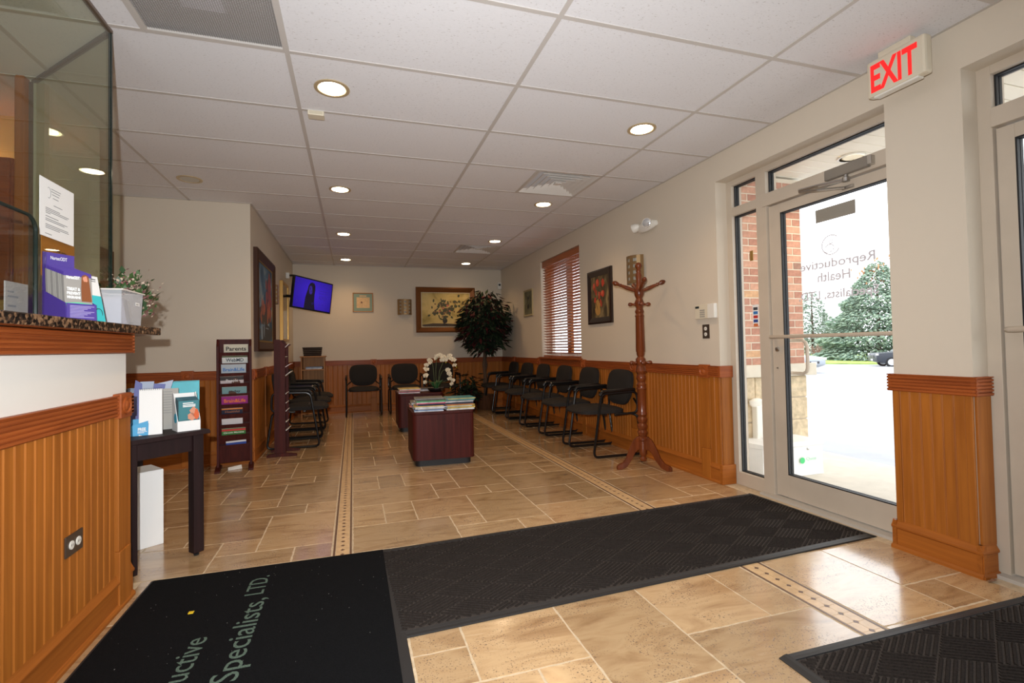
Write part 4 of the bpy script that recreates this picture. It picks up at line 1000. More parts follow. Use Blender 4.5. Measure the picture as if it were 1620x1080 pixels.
scn = B(-W_ / 2 + .018, W_ / 2 - .018, -H_ / 2 + .022, H_ / 2 - .02, .0002, .0012).build('screen', m, t)
def emi(name, c_, s=1.0): return M(name, (0, 0, 0, 1), .4, emis=(C(*c_), s))
hair = [(-.20, -.215), (-.19, -.08), (-.165, .03), (-.155, .09), (-.135, .135), (-.10, .155), (-.065, .145), (-.045, .11), (-.04, .05), (-.045, -.02), (-.04, -.12), (-.02, -.215)]
MB().prism([(x * 1.15 + .075, y * 1.0 + (.03 if y > -.1 else 0)) for x, y in hair], 'Z', .0013, .0016).build('figure_silhouette', emi('tv_dark', (20, 14, 34)), scn)
fc = MB(); blob(fc, -.058, .075, .036, .066, .0018, .1); fc.build('figure_face', emi('tv_face', (52, 34, 132)), scn)
fc = MB(); blob(fc, -.068, .085, .010, .02, .0020, .1); blob(fc, -.045, .05, .012, .008, .0020, .1); fc.build('figure_features', emi('tv_feat', (30, 18, 80)), scn)
ci = MB()
for x, y in [(-.30, .165), (-.245, .165), (.02, .165), (.085, .165), (.15, .165), (.215, .165), (.28, .165), (.0, -.13), (.06, -.13), (.12, -.13), (.19, -.13), (-.29, -.13), (-.24, -.13)]:
    ci.tube([(x + .013 * math.cos(a), y + .013 * math.sin(a), .0016) for a in [i * PI / 5 for i in range(11)]], .002, 4)
ci.build('picture_rings', emi('tv_ring', (44, 26, 140)), scn)
for tx, y, wd in (('Help manage', .075, .19), ('symptoms', .035, .17)): text(tx, emi('tv_text', (46, 28, 130)), scn, .03, wd, .024, Matrix.Translation((.19, y, .0016)), .0003)
text('ADHD', emi('tv_text2', (46, 28, 140)), scn, .06, .15, .06, Matrix.Translation((.18, -.05, .0016)), .0003)
text('LG', MAT['grey_ink'], t, .012, .014, .008, Matrix.Translation((0, -H_ / 2 + .008, .0005)), .0003) if False else None
loc = ctr - xd.cross(yd).normalized() * .05
inv = frame_mtx(ctr, xd, yd).inverted()
B(XL, XL + .03, 7.93, 8.07, 1.84, 2.06).xf(inv).build('wall_plate', MAT['black_metal'], t, .003)
MB().tube([(XL + .03, 8.0, 1.95), (XL + .12, 8.06, 1.95), (loc.x, loc.y, 1.95)], .022, 8).xf(inv).build('bracket_arm', MAT['black_metal'], t)
B(XL, XL + .02, 7.76, 7.84, 1.80, 1.96).xf(inv).build('socket_plate', MAT['white_plastic'], t, .003)
arm = thing('wall_camera', 'small camera on a white bracket just above the television corner', 'camera', (XL + .02, 8.2, 2.28))
B(XL, XL + .05, 8.16, 8.24, 2.24, 2.33).build('mount', MAT['white_plastic'], arm, .006, w=True)
MB().tube([(XL + .05, 8.2, 2.29), (XL + .10, 8.18, 2.29), (XL + .14, 8.17, 2.25)], .016, 8).build('camera_body', MAT['black_metal'], arm, w=True)

# ------------------------------------------------------------------ chairs
def pad(outline, n_r, top_fn, bot_fn):
    """closed cushion: outline is a list of 2-D points around the origin, rings shrink to the centre"""
    n = len(outline); vs = []; fs = []
    for side, fn in ((0, top_fn), (1, bot_fn)):
        for k in range(n_r):
            s = 1 - k / n_r
            for (x, y) in outline: vs.append((x * s, y * s, fn(x * s, y * s, s)))
        vs.append((0, 0, fn(0, 0, 0)))
    per = n * n_r + 1
    for side in (0, 1):
        o = side * per
        for k in range(n_r - 1):
            for i in range(n):
                j = (i + 1) % n; q = (o + k * n + i, o + k * n + j, o + (k + 1) * n + j, o + (k + 1) * n + i); fs.append(q if side == 0 else q[::-1])
        for i in range(n):
            j = (i + 1) % n; q = (o + (n_r - 1) * n + i, o + (n_r - 1) * n + j, o + n * n_r); fs.append(q if side == 0 else q[::-1])
    for i in range(n):
        j = (i + 1) % n; fs.append((i, per + i, per + j, j))
    return MB().add(vs, fs)
def superell(a, b, p, n=36):
    out = []
    for i in range(n):
        t = 2 * PI * i / n; c, s = math.cos(t), math.sin(t)
        out.append((a * abs(c) ** (2 / p) * (1 if c >= 0 else -1), b * abs(s) ** (2 / p) * (1 if s >= 0 else -1)))
    return out
def make_chair():
    t = thing('sled_chair', 'chair', 'chair')
    so = superell(.255, .24, 4.2)
    st = pad(so, 6, lambda x, y, s: .455 + .028 * (1 - s ** 5) + .010 * math.sin((x + .25) * 5) - (.018 if x > .2 else 0) * ((x - .2) / .055), lambda x, y, s: .425 - .006 * (1 - s ** 3))
    st.xf(Matrix.Translation((.115, 0, 0))); st.build('seat', MAT['fabric'], t, smooth=True)
    bo = []
    for x, y in superell(.235, .185, 3.6): bo.append((x * (1.0 if y > -.05 else 1 - .22 * ((-.05 - y) / .135)), y))
    bk = pad(bo, 6, lambda x, y, s: .018 + .022 * (1 - s ** 5) + .25 * x * x, lambda x, y, s: -.012 - .012 * (1 - s ** 4) + .25 * x * x)
    bk.xf(Matrix.Translation((-.205, 0, .665)) @ Matrix.Rotation(math.radians(-9), 4, 'Y') @ Matrix(((0, 0, 1, 0), (1, 0, 0, 0), (0, 1, 0, 0), (0, 0, 0, 1)))); bk.build('backrest', MAT['fabric'], t, smooth=True)
    def smooth_path(pts, r=.05, n=5):
        out = [Vector(pts[0])]
        for i in range(1, len(pts) - 1):
            p0, p1, p2 = Vector(pts[i - 1]), Vector(pts[i]), Vector(pts[i + 1]); d0 = (p0 - p1); d1 = (p2 - p1); rr = min(r, d0.length * .45, d1.length * .45)
            a, b = p1 + d0.normalized() * rr, p1 + d1.normalized() * rr
            for k in range(n + 1):
                u = k / n; out.append(a * (1 - u) ** 2 + p1 * 2 * u * (1 - u) + b * u * u)
        out.append(Vector(pts[-1])); return out
    for s in (-1, 1):
        y = s * .283
        path = smooth_path([(-.16, y * .82, .418), (-.215, y, .40), (-.275, y, .013), (.285, y, .013), (.185, y, .628), (-.215, y, .640), (-.225, y, .425), (.02, y * .86, .412)], .06)
        MB().tube(path, .0125, 8).build('sled_frame', MAT['black_metal'], t, smooth=True)
        MB().tube(smooth_path([(.20, y, .612), (.175, y, .652), (-.19, y, .660)], .03), .017, 8).build('armrest', MAT['black_metal'], t, smooth=True)
        MB().tube([(-.226, s * .275, .50), (-.232, s * .20, .56)], .011, 6).build('back_bracket', MAT['black_metal'], t)
    for x in (.12, -.10): B(x - .015, x + .015, -.25, .25, .408, .424).build('seat_crossbar', MAT['black_metal'], t, .002)
    return t
chair0 = make_chair(); used = [False]
def place_chair(x, y, rz, label, group):
    c = chair0 if not used[0] else copy_tree(chair0); used[0] = True
    c.location = (x, y, 0); c.rotation_euler = (0, 0, rz); tag(c, label, 'chair', group); return c
ord_ = ['first black sled-base chair along the window wall, beside the coat rack', 'second black sled-base chair from the coat rack, window wall', 'third black sled-base chair from the coat rack, window wall',
        'fourth black sled-base chair from the coat rack, window wall', 'fifth black sled-base chair from the coat rack, window wall', 'last black sled-base chair of the window wall, beside the ficus']
for y, lb in zip((4.595, 5.315, 6.045, 6.80, 7.50, 8.20), ord_): place_chair(2.52, y, PI + rp.uniform(-.03, .03), lb, 'chairs along the window wall')
for y, lb in zip((6.30, 7.0, 7.7), ('black sled-base chair right behind the side-on magazine rack', 'middle black sled-base chair of the three under the mirror', 'black sled-base chair next to the small oak bookcase')):
    place_chair(-.66, y, rp.uniform(-.03, .03), lb, 'chairs along the left wall')
for x, lb in zip((.17, .885, 1.53), ('black sled-base chair on the rear wall below the matted print', 'black sled-base chair on the rear wall just left of the orchid', 'black sled-base chair on the rear wall hidden behind the orchid')):
    place_chair(x, 8.70, -PI / 2, lb, 'chairs along the rear wall')

# ------------------------------------------------------------------ coat rack
t = thing('coat_rack', 'turned cherry wood coat rack with hooks and curved legs by the wainscot', 'coat rack', (2.50, 3.86, 0))
prof = [(.008, .055), (.018, .06), (.024, .08), (.014, .10), (.022, .12), (.026, .14), (.026, .24), (.033, .25), (.033, .27), (.024, .28), (.03, .30), (.034, .32), (.024, .34), (.032, .36), (.034, .38), (.024, .40), (.032, .42), (.034, .44), (.024, .46), (.033, .48), (.030, .50), (.028, .51),
        (.028, .70), (.034, .71), (.028, .73), (.032, .75), (.022, .77), (.032, .80), (.032, .82), (.024, .84), (.036, .87), (.03, .90), (.024, .92), (.032, .94), (.032, .98), (.02, 1.0), (.026, 1.02), (.026, 1.04), (.030, 1.05), (.027, 1.36), (.031, 1.37), (.024, 1.39), (.030, 1.41), (.021, 1.44), (.026, 1.46), (.032, 1.49), (.026, 1.51), (.020, 1.53), (.030, 1.56), (.032, 1.60), (.022, 1.63),
        (.018, 1.65), (.017, 1.70), (.021, 1.74), (.014, 1.77), (.018, 1.785), (.012, 1.79), (.014, 1.80), (.023, 1.822), (.022, 1.84), (.012, 1.856), (.001, 1.86)]
MB().lathe([(r_ * 1.38, z_) for r_, z_ in prof], 18).build('post', MAT['cherry'], t, smooth=True)
def turned(p, d, L, prof): 
    d = Vector(d).normalized(); up = Vector((0, 0, 1)) if abs(d.z) < .9 else Vector((1, 0, 0)); x = up.cross(d).normalized(); y = d.cross(x)
    return MB().lathe(prof, 12).xf(Matrix(((x.x, y.x, d.x, p[0]), (x.y, y.y, d.y, p[1]), (x.z, y.z, d.z, p[2]), (0, 0, 0, 1))))
hp = [(.012, 0), (.012, .03), (.018, .09), (.018, .12), (.013, .17), (.017, .18), (.012, .19), (.014, .20), (.022, .22), (.022, .235), (.012, .255), (.001, .26)]
hs_ = [(.010, 0), (.016, .03), (.011, .05), (.011, .06), (.018, .075), (.017, .09), (.01, .10), (.001, .102)]
for a in (-20, 70, 160, 250):
    r_ = math.radians(a); turned((0, 0, 1.585), (math.cos(r_), math.sin(r_), .42), .26, hp).build('hook', MAT['cherry'], t, smooth=True)
for a in (-20, 70, 160, 250):
    r_ = math.radians(a); turned((0, 0, 1.475), (math.cos(r_), math.sin(r_), .02), .1, hs_).build('peg', MAT['cherry'], t, smooth=True)
    turned((0, 0, .945), (math.cos(r_), math.sin(r_), .02), .1, hs_).build('peg', MAT['cherry'], t, smooth=True)
leg = [(.015, .14), (.015, .285), (.05, .28), (.09, .25), (.13, .18), (.165, .10), (.20, .06), (.245, .045), (.262, .03), (.262, .0), (.22, .0), (.17, .02), (.12, .08), (.085, .14), (.055, .165), (.03, .16)]
for a in (178, -58, 60):
    m = MB().prism(leg, 'Y', -.014, .014).xf(Matrix.Rotation(math.radians(a), 4, 'Z')); m.build('leg', MAT['cherry'], t, .003)

# ------------------------------------------------------------------ cube tables, magazines, orchid
def cube_table(label, x0, x1, y0, y1, rz=0.0):
    t = thing('cube_table', label, 'table', ((x0 + x1) / 2, (y0 + y1) / 2, 0), rz, 'cube tables')
    a, b = (x1 - x0) / 2, (y1 - y0) / 2; r = .05
    def rr(a, b, r, n=6):
        pts = []
        for cx, cy, s in ((a - r, b - r, 0), (-a + r, b - r, 1), (-a + r, -b + r, 2), (a - r, -b + r, 3)):
            for i in range(n + 1): an = PI / 2 * (s + i / n); pts.append((cx + r * math.cos(an), cy + r * math.sin(an)))
        return pts
    MB().prism(rr(a, b, r), 'Z', .06, .485).build('body', MAT['mahog'], t, smooth=True)
    MB().prism(rr(a + .004, b + .004, r), 'Z', .487, .512).build('top', MAT['mahog'], t, .004, True)
    MB().prism(rr(a - .03, b - .03, r), 'Z', 0, .06).build('kick_base', MAT['black_rubber'], t)
    return t
cube_table('dark mahogany cube table nearest the mats piled with magazines', .535, 1.125, 4.60, 5.22, -.03)
cube_table('dark mahogany cube table behind, carrying the orchid', .575, 1.175, 6.60, 7.22, -.02)
mags_cols = [(120, 118, 112), (60, 140, 84), (196, 70, 104), (44, 50, 70), (206, 208, 212), (150, 150, 156), (120, 150, 190), (206, 176, 96), (60, 140, 150), (198, 92, 60), (222, 222, 218), (70, 66, 64)]
cover_names = ['grey', 'green', 'pink', 'navy', 'white', 'silver', 'pale blue', 'tan', 'teal', 'orange', 'cream', 'black']
def magazine(x, y, z, w, d, th, rz, ci_, label, group):
    t = thing('magazine', label, 'magazine', (x, y, z), rz, group)
    c_ = mags_cols[ci_ % 12]
    B(-w / 2 + .002, w / 2 - .002, -d / 2 + .001, d / 2 - .002, .0006, th - .0006).build('pages', MAT['white_paper'], t)
    cm = M('cover_%d_%d_%d' % c_, C(*c_), .3, noise=(14, .35))
    B(-w / 2, w / 2, -d / 2, d / 2, th - .0006, th).build('front_cover', cm, t); B(-w / 2, w / 2, -d / 2, d / 2, 0, .0006).build('back_cover', cm, t)
    B(-w / 2, w / 2, -d / 2 - .0006, -d / 2 + .001, 0, th).build('spine', cm, t)
    return t
nth = ['lowest', 'second lowest', 'third from the bottom', 'fourth from the bottom', 'fifth from the bottom', 'sixth from the bottom', 'seventh from the bottom', 'eighth from the bottom', 'ninth from the bottom', 'tenth from the bottom', 'eleventh from the bottom', 'twelfth from the bottom']
def stack(x, y, z, seq, pile, seed, w=.275, d=.21):
    r = random.Random(seed)
    for i, (ci_, th) in enumerate(seq):
        dx = r.uniform(-.015, .015); rz = r.uniform(-.08, .08)
        magazine(x + dx, y + r.uniform(-.012, .012), z, w, d, th, rz, ci_, '%s magazine, %s in %s' % (cover_names[ci_ % 12], nth[i], pile), 'magazines in ' + pile); z += th + .0003
    return z
for dy, nm, sd in ((4.72, 'front', 1),):
    stack(.70, 4.735, .5125, [(4, .008), (6, .009), (5, .008), (4, .020), (7, .008), (3, .018), (2, .008), (10, .007), (1, .016), (11, .010), (0, .009)], 'the front left pile on the near cube table', 4)
    stack(.985, 4.745, .5125, [(10, .014), (7, .016), (4, .010), (7, .008), (9, .007), (11, .008), (3, .010), (4, .010), (0, .008), (8, .010), (7, .008), (8, .004)], 'the front right pile on the near cube table', 5)
    stack(.69, 5.03, .5125, [(10, .012), (9, .012), (3, .014), (4, .014), (0, .012)], 'the back left pile on the near cube table', 6)
stack(.73, 6.73, .5125, [(10, .012), (2, .010), (0, .010), (9, .012), (4, .010), (7, .010)], 'the pile on the far cube table', 7, .28, .21)
stack(1.03, 7.02, .5125, [(4, .012), (5, .012), (11, .010)], 'the back pile on the far cube table', 8, .28, .21)
# orchid
t = thing('potted_orchid', 'white artificial orchid with arching stems in a black bowl', 'plant', (1.10, 6.75, .5125))
MB().lathe([(.06, 0), (.10, .01), (.115, .04), (.11, .055), (.10, .05), (.02, .045)], 20).build('bowl', M('black_ceramic', C(18, 18, 20), .15), t, smooth=True)
ro = random.Random(11); lf = MB(); lm = M('orchid_leaf', C(46, 92, 52), .4)
for i in range(26):
    a = ro.uniform(0, 2 * PI); d = Vector((math.cos(a), math.sin(a), 0)); s = Vector((-d.y, d.x, 0)); L = ro.uniform(.08, .16); wd = ro.uniform(.012, .02)
    p0 = Vector((0, 0, .04)) + d * .02; p1 = p0 + d * L * .5 + Vector((0, 0, .09)); p2 = p0 + d * L + Vector((0, 0, ro.uniform(.06, .14)))
    for q in (0,): MB().add([p0 - s * wd * .5, p0 + s * wd * .5, p1 + s * wd, p2, p1 - s * wd, p1 + Vector((0, 0, -.004))], [(0, 1, 2, 4), (4, 2, 3), (0, 5, 1), (1, 5, 2), (2, 5, 3), (3, 5, 4), (4, 5, 0)]).build('leaf', lm, t)
def petal_flower():
    m = MB()
    for k, (ang, L, wd) in enumerate(((90, .030, .012), (20, .036, .021), (160, .036, .021), (-40, .030, .012), (-140, .030, .012))):
        a = math.radians(ang); d = Vector((math.cos(a), math.sin(a), 0)); s = Vector((-d.y, d.x, 0))
        m.add([(0, 0, .004), d * L * .55 + s * wd + Vector((0, 0, .004)), d * L + Vector((0, 0, -.004)), d * L * .55 - s * wd + Vector((0, 0, .004)), d * L * .5 + Vector((0, 0, -.003))], [(0, 1, 2, 3), (0, 4, 1), (1, 4, 2), (2, 4, 3), (3, 4, 0)])
    m.lathe([(.004, .0), (.007, .008), (.002, .014)], 6); return m.mesh('flower')
pf = petal_flower(); fm = M('orchid_white', C(232, 222, 196), .6)
stems = [[(-.02, 0, .05), (-.03, .0, .26), (-.045, 0, .40), (-.075, -.01, .45), (-.115, -.01, .38), (-.14, -.01, .26), (-.135, -.01, .14)],
         [(0, 0, .05), (.0, .0, .30), (.01, 0, .43), (.05, -.01, .50), (.10, -.01, .47), (.14, -.02, .40)],
         [(.02, 0, .05), (.05, 0, .28), (.11, 0, .42), (.18, -.01, .48), (.25, -.01, .44), (.29, -.01, .33)],
         [(.03, 0, .05), (.06, .01, .22), (.10, .01, .29), (.15, .0, .30), (.20, .0, .24), (.215, .0, .14), (.20, 0, .04)]]
def along(path, u):
    k = u * (len(path) - 1); i = min(int(k), len(path) - 2); return Vector(path[i]).lerp(Vector(path[i + 1]), k - i)
for si, p in enumerate(stems):
    MB().tube([along(p, i / 14) for i in range(15)], .0035, 5).build('stem', M('orchid_stem', C(92, 104, 60), .6), t)
    for i in range(8 if si else 9):
        u = .48 + .50 * i / 8; q = along(p, u) + Vector((ro.uniform(-.03, .03), ro.uniform(-.03, .01), ro.uniform(-.02, .02)))
        o = obj('flower', pf, fm, t, tuple(q)); o.rotation_euler = (math.radians(80) + ro.uniform(-.5, .5), ro.uniform(-.4, .4), ro.uniform(-.6, .6)); o.scale = (1.1 - .4 * (i > 9),) * 3
    q = along(p, 1.0); MB().lathe([(.003, -.012), (.007, 0), (.002, .012)], 6, tuple(q)).build('bud', M('bud_yellow', C(196, 190, 60), .6), t)

# ------------------------------------------------------------------ ficus in the corner
def leafy(t, pts_fn, n, mats, L0, L1, rnd, name='foliage', lim=(9, 9), fat=.2, droop=-.55):
    gs = [MB() for _ in mats]
    for i in range(n):
        p, out = pts_fn(rnd); d = (out + Vector((rnd.gauss(0, .35), rnd.gauss(0, .35), rnd.gauss(droop, .3)))).normalized()
        s = d.cross(Vector((rnd.gauss(0, .3), rnd.gauss(0, .3), 1))).normalized(); nrm = s.cross(d); L = rnd.uniform(L0, L1); wd = L * fat
        gs[rnd.choices(range(len(mats)), [5, 3, 2][:len(mats)])[0]].add([p, p + d * L * .45 + s * wd, p + d * L, p + d * L * .45 - s * wd, p + d * L * .45 + nrm * wd * .3], [(0, 1, 4), (1, 2, 4), (2, 3, 4), (3, 0, 4), (0, 3, 2, 1)])
    for g in gs: g.v = [(min(p[0], lim[0]), min(p[1], lim[1]), p[2]) for p in g.v]
    for g, m in zip(gs, mats): tag(g.build(name, m, t), kind='stuff')
t = thing('ficus_tree', 'tall artificial ficus with dark green and burgundy leaves in the corner', 'plant', (2.28, 8.52, 0))
MB().lathe([(.13, 0), (.15, .02), (.18, .24), (.19, .26), (.17, .26), (.16, .22)], 20).build('pot', wood('basket_brown', C(70, 42, 24), C(96, 60, 34), 'Z', .7), t, smooth=True)
MB().tube([(0, 0, .22), (.02, .01, .5), (-.02, -.01, .8), (.01, .01, 1.05), (0, 0, 1.5), (.02, 0, 1.9)], .03, 8, [.035, .032, .03, .028, .022, .01]).build('trunk', M('ficus_bark', C(84, 64, 48), .9), t, smooth=True)
MB().tube([(.03, .02, .22), (-.02, .02, .5), (.03, .0, .8), (-.02, -.01, 1.05), (.05, .05, 1.4)], .02, 6).build('trunk', M('ficus_bark', C(84, 64, 48)), t, smooth=True)
rf = random.Random(21)
for k in range(14):
    a = k * 2.4; z = 1.1 + .06 * k; r_ = .36 * math.sqrt(max(.1, 1 - ((z - 1.5) / .72) ** 2)); MB().tube([(0, 0, z - .15), (r_ * .5 * math.cos(a), r_ * .5 * math.sin(a), z + .05), (r_ * math.cos(a), r_ * math.sin(a), z + .02)], .008, 5, [.012, .008, .004]).build('branch', M('ficus_bark', C(84, 64, 48)), t)
_cl = []
for k in range(34):
    a = k * 2.39996; u = -1 + 2 * (k + .5) / 34; q = math.sqrt(1 - u * u); _cl.append((Vector((q * math.cos(a) * .36, q * math.sin(a) * .36, 1.56 + u * .46)), rf.uniform(.11, .17)))
def crown(r):
    c, rad_ = r.choice(_cl); v = Vector((r.gauss(0, 1), r.gauss(0, 1), r.gauss(0, .8))).normalized() * rad_ * r.random() ** .4
    p = c + v
    if r.random() < .2: p = Vector((p.x * .5, p.y * .5, 1.56 + (p.z - 1.56) * .6))
    return p, Vector((p.x * 2.2, p.y * 2.2, .1))
gm = [M('ficus_green', C(36, 52, 34), .75, spec=.2), M('ficus_dark', C(26, 36, 26), .75, spec=.2), M('ficus_burgundy', C(70, 24, 28), .75, spec=.2)]
leafy(t, crown, 2600, gm, .08, .17, rf, lim=(2.775 - 2.28, 9.03 - 8.52))
t2 = thing('fern_planter', 'low bushy green and red plant at the foot of the ficus', 'plant', (1.93, 8.40, 0))
MB().lathe([(.10, 0), (.12, .02), (.14, .18), (.15, .20), (.13, .2), (.12, .17)], 18).build('pot', M('planter_black', C(30, 26, 24), .5), t2, smooth=True)
def low(r):
    v = Vector((r.gauss(0, .09), r.gauss(0, .08), abs(r.gauss(0, .16)))); return Vector((v.x, v.y, .22 + v.z)), Vector((v.x * 5, v.y * 5, .4))
leafy(t2, low, 420, gm, .08, .16, rf)

# ------------------------------------------------------------------ magazine racks
POCK = [1.109, 1.005, .912, .814, .715, .615, .523, .425, .326, .231]
def mag_rack(label, loc, rz):
    t = thing('magazine_rack', label, 'magazine rack', loc, rz, 'magazine racks')
    W = .1375
    side = [(-.055, .03), (.055, .03), (.055, 1.235), (-.005, 1.235), (-.055, 1.165)]
    for s in (-1, 1): MB().prism(side, 'X', s * W - .01, s * W + .01).build('side_panel', MAT['mahog'], t, .002)
    B(-W + .01, W - .01, .035, .045, .06, 1.235).build('back_panel', MAT['mahog'], t)
    for z in POCK:
        lo = z - (.085 if z > .25 else .17)
        MB().prism([(-.030, z), (-.022, z), (.002, lo), (-.006, lo)], 'X', -W + .01, W - .01).build('pocket_front', MAT['mahog'], t)
        B(-W + .01, W - .01, -.002, .035, lo, lo + .006).build('pocket_floor', MAT['mahog'], t)
    for s in (-1, 1):
        MB().prism([(-.165, 0), (.13, 0), (.13, .018), (.06, .035), (-.06, .035), (-.165, .018)], 'X', s * W - .022, s * W + .022).build('foot', MAT['mahog'], t, .003)
    return t
R1 = ((-1.09, 5.235, 0), math.radians(9)); R2 = ((-.745, 5.77, 0), PI / 2)
mag_rack('mahogany ten-pocket magazine rack facing out against the alcove wall', *R1)
mag_rack('mahogany magazine rack seen side-on beneath the landscape painting', *R2)
def rack_mag(rack, z, dx, wd, up, cov, title=None, tcol=None, label='', lean=.0, band=None, tw=None, flop=0.0, tsize=None, face=None):
    (lx, ly, lz), rz = rack
    t = thing('magazine', label, 'magazine', (0, 0, 0), 0, 'magazines in the racks')
    t.matrix_world = Matrix.Translation((lx, ly, lz)) @ Matrix.Rotation(rz, 4, 'Z') @ Matrix.Translation((dx, -.018 + .006, z)) @ Matrix.Rotation(math.radians(14) + flop, 4, 'X') @ Matrix.Rotation(lean, 4, 'Y')
    h = .085; cm = M('mag_%d_%d_%d' % cov, C(*cov), .35)
    B(-wd / 2, wd / 2, .0012, .006, -h, up).build('pages', MAT['white_paper'], t); B(-wd / 2, wd / 2, 0, .0012, -h, up).build('cover', cm, t)
    if band: 
        z0, z1, bc = band; B(-wd / 2, wd / 2, -.0006, 0, z0, z1).build('cover_band', M('mag_%d_%d_%d' % bc, C(*bc), .35), t)
    if title: text(title, M('ink_%d_%d_%d' % tcol, C(*tcol), .5), t, .05, tw or wd * .8, tsize or up * .42, frame_mtx((0, -.0008, up * .22), (1, 0, 0), (0, 0, 1)), .0003, bold=.001)
    if face:
        m = MB(); blob(m, face[0], face[1], face[2], face[2] * .9, 0, 0, 14); m.xf(frame_mtx((0, -.0009, 0), (1, 0, 0), (0, 0, 1))); m.build('cover_portrait', M('portrait_brown', C(96, 64, 50), .5), t)
    return t
rack_mag(R1, 1.109, .015, .205, .078, (206, 202, 184), 'Parents', (28, 26, 26), 'cream magazine titled in bold black, top pocket of the front rack', tw=.17, tsize=.04)
rack_mag(R1, 1.005, .005, .215, .072, (214, 218, 216), 'WebMD', (40, 60, 80), 'white magazine with blue and black title, second pocket of the front rack', band=(.058, .072, (70, 84, 50)), tw=.15, tsize=.034)
rack_mag(R1, .912, -.006, .208, .085, (178, 190, 200), 'Brain&Life', (58, 118, 190), 'grey-blue magazine with blue title, third pocket of the front rack', tw=.18, tsize=.034)
rack_mag(R1, .814, -.02, .195, .068, (206, 194, 196), 'People', (222, 222, 222), 'magazine with a dark haired portrait, fourth pocket of the front rack', lean=-.02, band=(.03, .068, (52, 48, 50)), tw=.10, tsize=.035, face=(.03, .01, .04))
rack_mag(R1, .715, .0, .208, .066, (120, 158, 162), 'today', (30, 44, 50), 'teal magazine with dark lettering, fifth pocket of the front rack', tw=.10, tsize=.028, face=(-.02, .0, .035))
rack_mag(R1, .615, .002, .222, .078, (150, 44, 130), 'Brain&Life', (236, 132, 40), 'magenta magazine with orange title, sixth pocket of the front rack', tw=.18, tsize=.036)
rack_mag(R1, .523, -.02, .175, .055, (34, 40, 62), 'Healthful', (150, 96, 70), 'navy magazine with an orange top edge, seventh pocket of the front rack', band=(.043, .055, (214, 130, 60)), tw=.12, tsize=.022)
rack_mag(R1, .425, -.02, .175, .055, (214, 212, 216), None, None, 'white brochure with a purple square, eighth pocket of the front rack')
o_ = bpy.data.objects['magazine.%03d' % 0] if False else None
rack_mag(R1, .326, -.008, .20, .062, (70, 132, 70), 'Chronic Migraine', (236, 240, 230), 'green and red brochure, ninth pocket of the front rack', band=(.036, .056, (200, 60, 66)), tw=.17, tsize=.02)
rack_mag(R1, .231, .012, .17, .036, (60, 84, 160), None, None, 'blue and white leaflet, lowest pocket of the front rack', lean=-.03, band=(.020, .036, (214, 216, 222)))
for k, (z, up, fl_, c_, lb) in enumerate(((1.109, .11, .55, (110, 70, 84), 'plum'), (1.005, .06, .5, (96, 76, 82), 'brown'), (.912, .11, .75, (170, 70, 70), 'red'), (.814, .12, .65, (206, 196, 170), 'cream'), (.615, .07, .6, (150, 140, 130), 'taupe'),
                                     (.523, .06, .7, (196, 196, 196), 'white'), (.425, .08, .55, (186, 190, 190), 'pale grey'), (.326, .06, .8, (90, 92, 96), 'dark grey'), (.231, .085, .7, (190, 192, 190), 'silver'))):
    rack_mag(R2, z, 0, .20, up, c_, None, None, '%s magazine fanning out of the side-on rack' % lb, flop=fl_)
tag(MB().add([(-1.13, 5.14, .002), (-1.02, 5.19, .002), (-1.035, 5.235, .03), (-1.14, 5.19, .02), (-1.13, 5.14, .003), (-1.02, 5.19, .003), (-1.035, 5.235, .031), (-1.14, 5.19, .021)], [(0, 1, 2, 3), (7, 6, 5, 4), (0, 4, 5, 1), (1, 5, 6, 2), (2, 6, 7, 3), (3, 7, 4, 0)]).build('loose_leaflet', MAT['white_paper']), 'white leaflet slipped onto the floor under the front magazine rack', 'leaflet')

# ------------------------------------------------------------------ small bookcase with basket at the back
t = thing('small_bookcase', 'small oak bookcase with open shelves in the rear corner', 'bookcase', (-.645, 8.89, 0))
lo_ = wood('light_oak', C(150, 100, 54), C(178, 124, 70), 'Z')
for s in (-1, 1): B(s * .18 - .009, s * .18 + .009, -.14, .13, 0, 1.0).build('side_panel', lo_, t)
B(-.171, .171, .115, .13, 0, 1.0).build('back_panel', lo_, t); B(-.205, .205, -.155, .135, 1.0, 1.02).build('top', lo_, t, .003)
for z in (.05, .32, .55, .78): B(-.171, .171, -.135, .115, z, z + .018).build('shelf', lo_, t)
for z, lb, cc in ((.80, 'upper', 4), (.57, 'middle', 6)):
    for k in range(3): magazine(-.645 + .02, 8.86, z + k * .013, .26, .2, .012, rp.uniform(-.1, .1), cc + k, '%s magazine lying on the %s bookcase shelf, %s' % (cover_names[cc + k], lb, nth[k]), 'magazines on the bookcase')
t = thing('wicker_basket', 'dark wicker basket on top of the small bookcase', 'basket', (-.655, 8.86, 1.021))
wk = M('dark_wicker', C(38, 26, 20), .8, noise=(90, .5), bmp=(120, .6))
bs = MB()
for (a, b, z0), (a2, b2, z1) in zip([(.13, .085, 0), (.135, .09, .03), (.137, .092, .06), (.14, .095, .09), (.143, .098, .12)], [(.135, .09, .03), (.137, .092, .06), (.14, .095, .09), (.143, .098, .12), (.146, .10, .14)]):
    for s in ((1, 0), (-1, 0), (0, 1), (0, -1)):
        if s[0]: bs.box(s[0] * a - .006, s[0] * a + .006, -b, b, z0, z1 - .002)
        else: bs.box(-a, a, s[1] * b - .006, s[1] * b + .006, z0, z1 - .002)
bs.build('woven_side', wk, t); B(-.13, .13, -.085, .085, 0, .012).build('bottom', wk, t)
MB().tube([(-.146, -.10, .14), (.146, -.10, .14), (.146, .10, .14), (-.146, .10, .14), (-.146, -.10, .14)], .009, 6).build('rim', wk, t)

